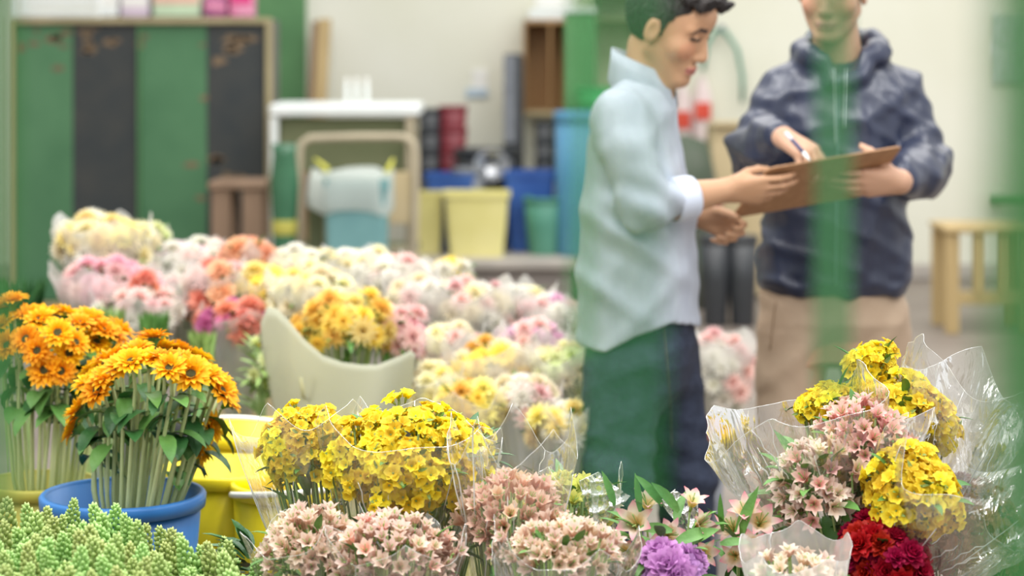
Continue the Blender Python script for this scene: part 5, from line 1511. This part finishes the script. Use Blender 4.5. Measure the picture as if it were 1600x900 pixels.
mid('white bouquet with small blush blooms before the brown stool', 320, 398, 20, 18, 6.5, WHT + BLS, 10, .026, 207)
mid('round peach-orange bouquet in front of the brown stool', 386, 404, 30, 22, 6.3, ORG, 16, .030, 208)
mid('large coral and orange bouquet in the left middle row', 343, 462, 46, 42, 6.0, ORG + COR + BLS, 36, .030, 209)
mid('deep coral red bouquet low in the left middle row', 372, 506, 46, 22, 5.85, COR + COR + MAG[:1], 22, .027, 210)
mid('lemon yellow daisy bouquet beside the coral one', 402, 452, 32, 26, 5.95, DSY + PYL, 18, .030, 211)
mid('white and blush bouquet between lilac-white and coral ones', 285, 468, 42, 34, 6.1, WHT + BLS, 24, .028, 212)
mid('cream bouquet at the left of the long white row', 478, 428, 52, 30, 6.3, CRM + WHT, 30, .028, 213)
mid('white bouquet at the crest of the long white row', 560, 424, 54, 28, 6.35, WHT + CRM + WHT, 30, .028, 214)
mid('white bouquet with a few blush blooms on the right slope of the white row', 622, 440, 50, 28, 6.3, WHT + WHT + BLS, 30, .028, 215)
mid('pale yellow bouquet in the centre of the middle row', 492, 468, 62, 36, 5.8, PYL + CRM, 36, .029, 216)
mid('golden yellow bouquet held in the large frosted sheet', 540, 512, 62, 42, 5.35, GLD + GLD + PYL, 40, .027, 217, wrap=0, leaves=14)
mid('blush bouquet tucked in the right side of the frosted sheet', 618, 522, 34, 34, 5.4, BLS + PNK[:1], 20, .026, 218, wrap=0)
mid('lone bright yellow and white daisy bouquet rising above the white row', 706, 428, 22, 18, 6.4, DSY + WHT, 9, .032, 219)
mid('blush cream bouquet right of the frosted sheet', 662, 474, 52, 34, 6.15, BLS + CRM + WHT, 30, .028, 220)
mid('cream and blush bouquet in the middle of the right slope', 735, 488, 62, 40, 6.1, BLS + WHT + CRM, 38, .028, 221)
mid('cream peach bouquet near the top of the right slope', 800, 484, 54, 34, 6.25, CRM + PYL[:1] + WHT, 32, .028, 222)
mid('pale pink and white bouquet beside the shirt hem', 860, 506, 42, 40, 6.1, BLS + WHT + LIL[:1], 28, .028, 223)
mid('magenta carnation bouquet peeking out beside the frosted sheet', 662, 552, 18, 24, 5.8, MAG, 10, .024, 224, leaves=6, wrap=0)
mid('cream and blush bouquet low beside the magenta one', 702, 552, 44, 36, 5.75, CRM + BLS, 26, .027, 225)
mid('yellow and cream bouquet with golden centres low on the right', 768, 588, 62, 46, 5.5, GLD + DSY + CRM + CRM, 36, .028, 226)
mid('lilac pink bouquet on the right slope beside the shirt', 832, 548, 48, 36, 5.7, LIL + BLS, 28, .028, 227)
mid('pale green and cream bouquet next to the jeans', 880, 590, 48, 44, 5.45, GRN + CRM, 32, .028, 228)
mid('orange bouquet half hidden beside the jeans', 926, 648, 22, 34, 5.55, ORG + COR, 14, .026, 229, wrap=0)
mid('golden bouquet low between the yellow-cream one and the peach wrapper', 735, 638, 46, 28, 5.2, GLD + PYL, 24, .026, 230)
mid('cream and pale pink bouquet low beside the golden-centred one', 826, 632, 44, 30, 5.25, CRM + BLS + WHT, 24, .027, 234)
mid('pale cream bouquet low between the frosted sheet and the golden ones', 682, 610, 34, 28, 5.35, CRM + PYL[:1], 18, .026, 235)
mid('white and yellow bouquet low beside the jeans', 885, 668, 40, 28, 5.15, WHT + PYL, 22, .027, 236)
mid('white and blush spiky bouquet standing beyond the jeans', 1118, 590, 48, 62, 6.5, WHT + BLS + WHT, 44, .030, 231, lean=-10)
mid('small rust orange bouquet under the spiky white one', 1112, 678, 14, 12, 6.4, COR, 6, .024, 232, wrap=0, leaves=2, lean=-10)
mid('soft yellow-green leafy bunch right of the sunflowers', 412, 575, 16, 40, 5.3, GRN, 4, .02, 233, wrap=0, leaves=30, leaf_m=LEAF_L)
def tuft(label, px, py0, py1, wpx, Y, m_, n, seed):
    base = P(px, py1 + 110, Y); base.z = .04
    bucket('grey bucket holding the ' + label, base.x, Y, 0, .10, .36, GREYP)
    r_ = thing('green_foliage_bunch', label, 'foliage', base); rr = random.Random(seed); mb = MB()
    for k in range(n):
        tp = P(px + rr.uniform(-wpx, wpx), py0 + rr.uniform(0, 14), Y + rr.uniform(-.06, .06)); b = P(px + rr.uniform(-wpx, wpx) * .7, py1 + rr.uniform(-10, 20), Y + rr.uniform(-.05, .05))
        leaf_blade(mb, b, tp - b, (rr.uniform(-1, 1), -1, .2), (tp - b).length, .012, .15)
    obj('leaves', mb, m_, r_, True)
    mb = MB()
    for k in range(14): mb.tube([base + Vector((rr.uniform(-.02, .02), rr.uniform(-.02, .02), 0)), P(px + rr.uniform(-wpx, wpx) * .7, py1 + 5, Y)], .002, 5)
    obj('stems', mb, STEM, r_, True)
tuft('light green leaf bunch behind the rightmost sunflowers', 316, 514, 570, 22, 5.4, LEAF_L, 60, 1)
tuft('green leaf bunch behind the middle of the sunflowers', 240, 482, 560, 26, 5.5, LEAF, 60, 2)
tuft('pale green leaf bunch behind the left sunflowers', 170, 476, 550, 28, 5.6, LEAF_L, 60, 3)
tuft('deep green leaf bunch at the far left behind the sunflowers', 30, 430, 540, 46, 5.8, LEAF_D, 90, 4)
tuft('dark green leafy bunch filling the gap over the blue bucket', 150, 520, 620, 40, 4.9, LEAF_D, 90, 5)

# large frosted sheet round the golden bouquet
r_ = thing('frosted_wrapping_sheet', 'large translucent frosted sheet folded round the golden bouquet', 'wrapping', P(540, 700, 5.2))
mb = MB(); rows = []
topl = [(408, 505), (418, 480), (432, 482), (450, 500), (475, 530), (505, 556), (535, 566), (565, 570), (590, 570), (610, 562), (628, 555), (640, 548), (648, 552)]
for i in range(15):
    v = i / 14; row = []
    for j in range(49):
        u = j / 48; tx = np.interp(u * 12, range(13), [t_[0] for t_ in topl]); ty = np.interp(u * 12, range(13), [t_[1] for t_ in topl])
        bx = 455 + u * 160; by = 730
        Y = 5.12 + .14 * abs(2 * u - 1) ** 2 * (1 - .4 * v) + .008 * math.sin(14 * u + 2 * v)
        row.append(P(tx + (bx - tx) * v ** 1.6, ty + (by - ty) * v, Y))
    rows.append(row)
mb.grid(rows); o = obj('sheet', mb, FROST, r_, True)
so = o.modifiers.new('thickness', 'SOLIDIFY'); so.thickness = .0015
mb = MB(); mb.tube([P(470, 590, 5.13), P(474, 620, 5.13), P(484, 626, 5.13), P(492, 600, 5.13), P(494, 585, 5.13)], .004, 6); obj('carry_slot', mb, mat('slot_edge', (170, 168, 130)), r_, True)
# buckets on the floor under the middle rows
k = 0
for (px, Y, rim_y, m_, lab) in ((170, 6.1, 640, GREYP, 'grey bucket under the round pale yellow bouquet'), (290, 6.2, 640, GREYP, 'grey bucket under the lilac-white bouquets'), (385, 6.0, 552, CARD, 'beige tub under the coral bouquets'), (500, 6.1, 640, GREYP, 'grey bucket under the cream bouquets'), (610, 6.2, 650, GREYP, 'grey bucket under the white slope bouquets'), (715, 6.1, 650, GREYP, 'grey bucket under the blush bouquets'), (820, 6.2, 650, GREYP, 'grey bucket under the cream peach bouquets'),
                                 (560, 5.35, 700, YELP, 'cream bucket holding the frosted sheet bouquet'), (690, 5.6, 700, YELP, 'cream bucket below the low blush bouquet'), (780, 5.3, 750, YELP, 'cream bucket below the golden-centred bouquet'), (870, 5.75, 730, GREYP, 'grey bucket below the pale green bouquet'), (1085, 6.45, 728, GREYP, 'grey bucket behind the jeans holding the spiky white bouquet')):
    c = P(px, rim_y, Y); bucket(lab, c.x, c.y, 0, .14 if px != 1085 else .09, c.z, m_)

# ------------------------------------------------------------------ translucent green strips close to the lens, added to stand for glass reflections
def reflection_mat(name, c, clear):
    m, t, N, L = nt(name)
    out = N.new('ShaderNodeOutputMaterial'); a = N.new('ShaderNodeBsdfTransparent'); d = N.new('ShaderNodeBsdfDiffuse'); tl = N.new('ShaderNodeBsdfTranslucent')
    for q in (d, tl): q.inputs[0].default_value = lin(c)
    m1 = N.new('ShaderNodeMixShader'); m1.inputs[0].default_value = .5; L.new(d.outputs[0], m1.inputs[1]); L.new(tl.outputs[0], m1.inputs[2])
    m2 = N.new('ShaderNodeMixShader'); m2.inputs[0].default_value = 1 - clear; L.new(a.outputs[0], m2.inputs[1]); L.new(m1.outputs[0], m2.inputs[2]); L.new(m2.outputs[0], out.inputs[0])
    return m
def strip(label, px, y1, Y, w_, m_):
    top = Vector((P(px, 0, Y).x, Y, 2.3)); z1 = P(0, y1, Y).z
    r_ = thing('green_reflection_strip', label, 'strip', top)
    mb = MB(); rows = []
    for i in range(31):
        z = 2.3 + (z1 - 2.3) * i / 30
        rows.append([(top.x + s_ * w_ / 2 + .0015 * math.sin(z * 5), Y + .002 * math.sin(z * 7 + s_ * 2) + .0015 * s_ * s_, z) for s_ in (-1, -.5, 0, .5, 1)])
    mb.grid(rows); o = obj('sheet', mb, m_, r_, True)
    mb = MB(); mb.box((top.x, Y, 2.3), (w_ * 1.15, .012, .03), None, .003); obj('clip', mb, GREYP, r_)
G1 = reflection_mat('green_reflection', (74, 130, 84), .34)
G2 = reflection_mat('green_reflection_thin', (64, 134, 80), .62)
G3 = reflection_mat('green_reflection_pale', (68, 124, 70), .05)
G4 = reflection_mat('green_reflection_clear', (78, 140, 84), .55)
strip('blurred green reflection strip across the zip of the navy jacket', 1300, 620, 1.42, .0245, G1)
strip('wide faint green reflection strip over the dark hair and the jeans', 970, 800, 1.05, .042, G2)
strip('narrow green reflection strip beside the back of the pale shirt', 906, 560, 1.5, .020, G4)
strip('broad green reflection strip filling the right picture edge', 1612, 1400, .55, .0200, G3)
strip('faint green reflection strip next to the broad one at the right edge', 1585, 1400, .75, .020, G4)
strip('green reflection strip along the left picture edge', -8, 800, .95, .0120, G3)
# rail the reflection strips hang from, above the picture
r_ = thing('hanging_rail', 'thin rail above the picture from which the green reflection strips hang', 'rail', (0, 1.0, 2.33))
mb = MB(); mb.box((0, 1.02, 2.325), (.8, 1.1, .02), None, .004); obj('bar', mb, GREYP, r_)

for o in bpy.data.objects:
    if 'org' in o: del o['org']
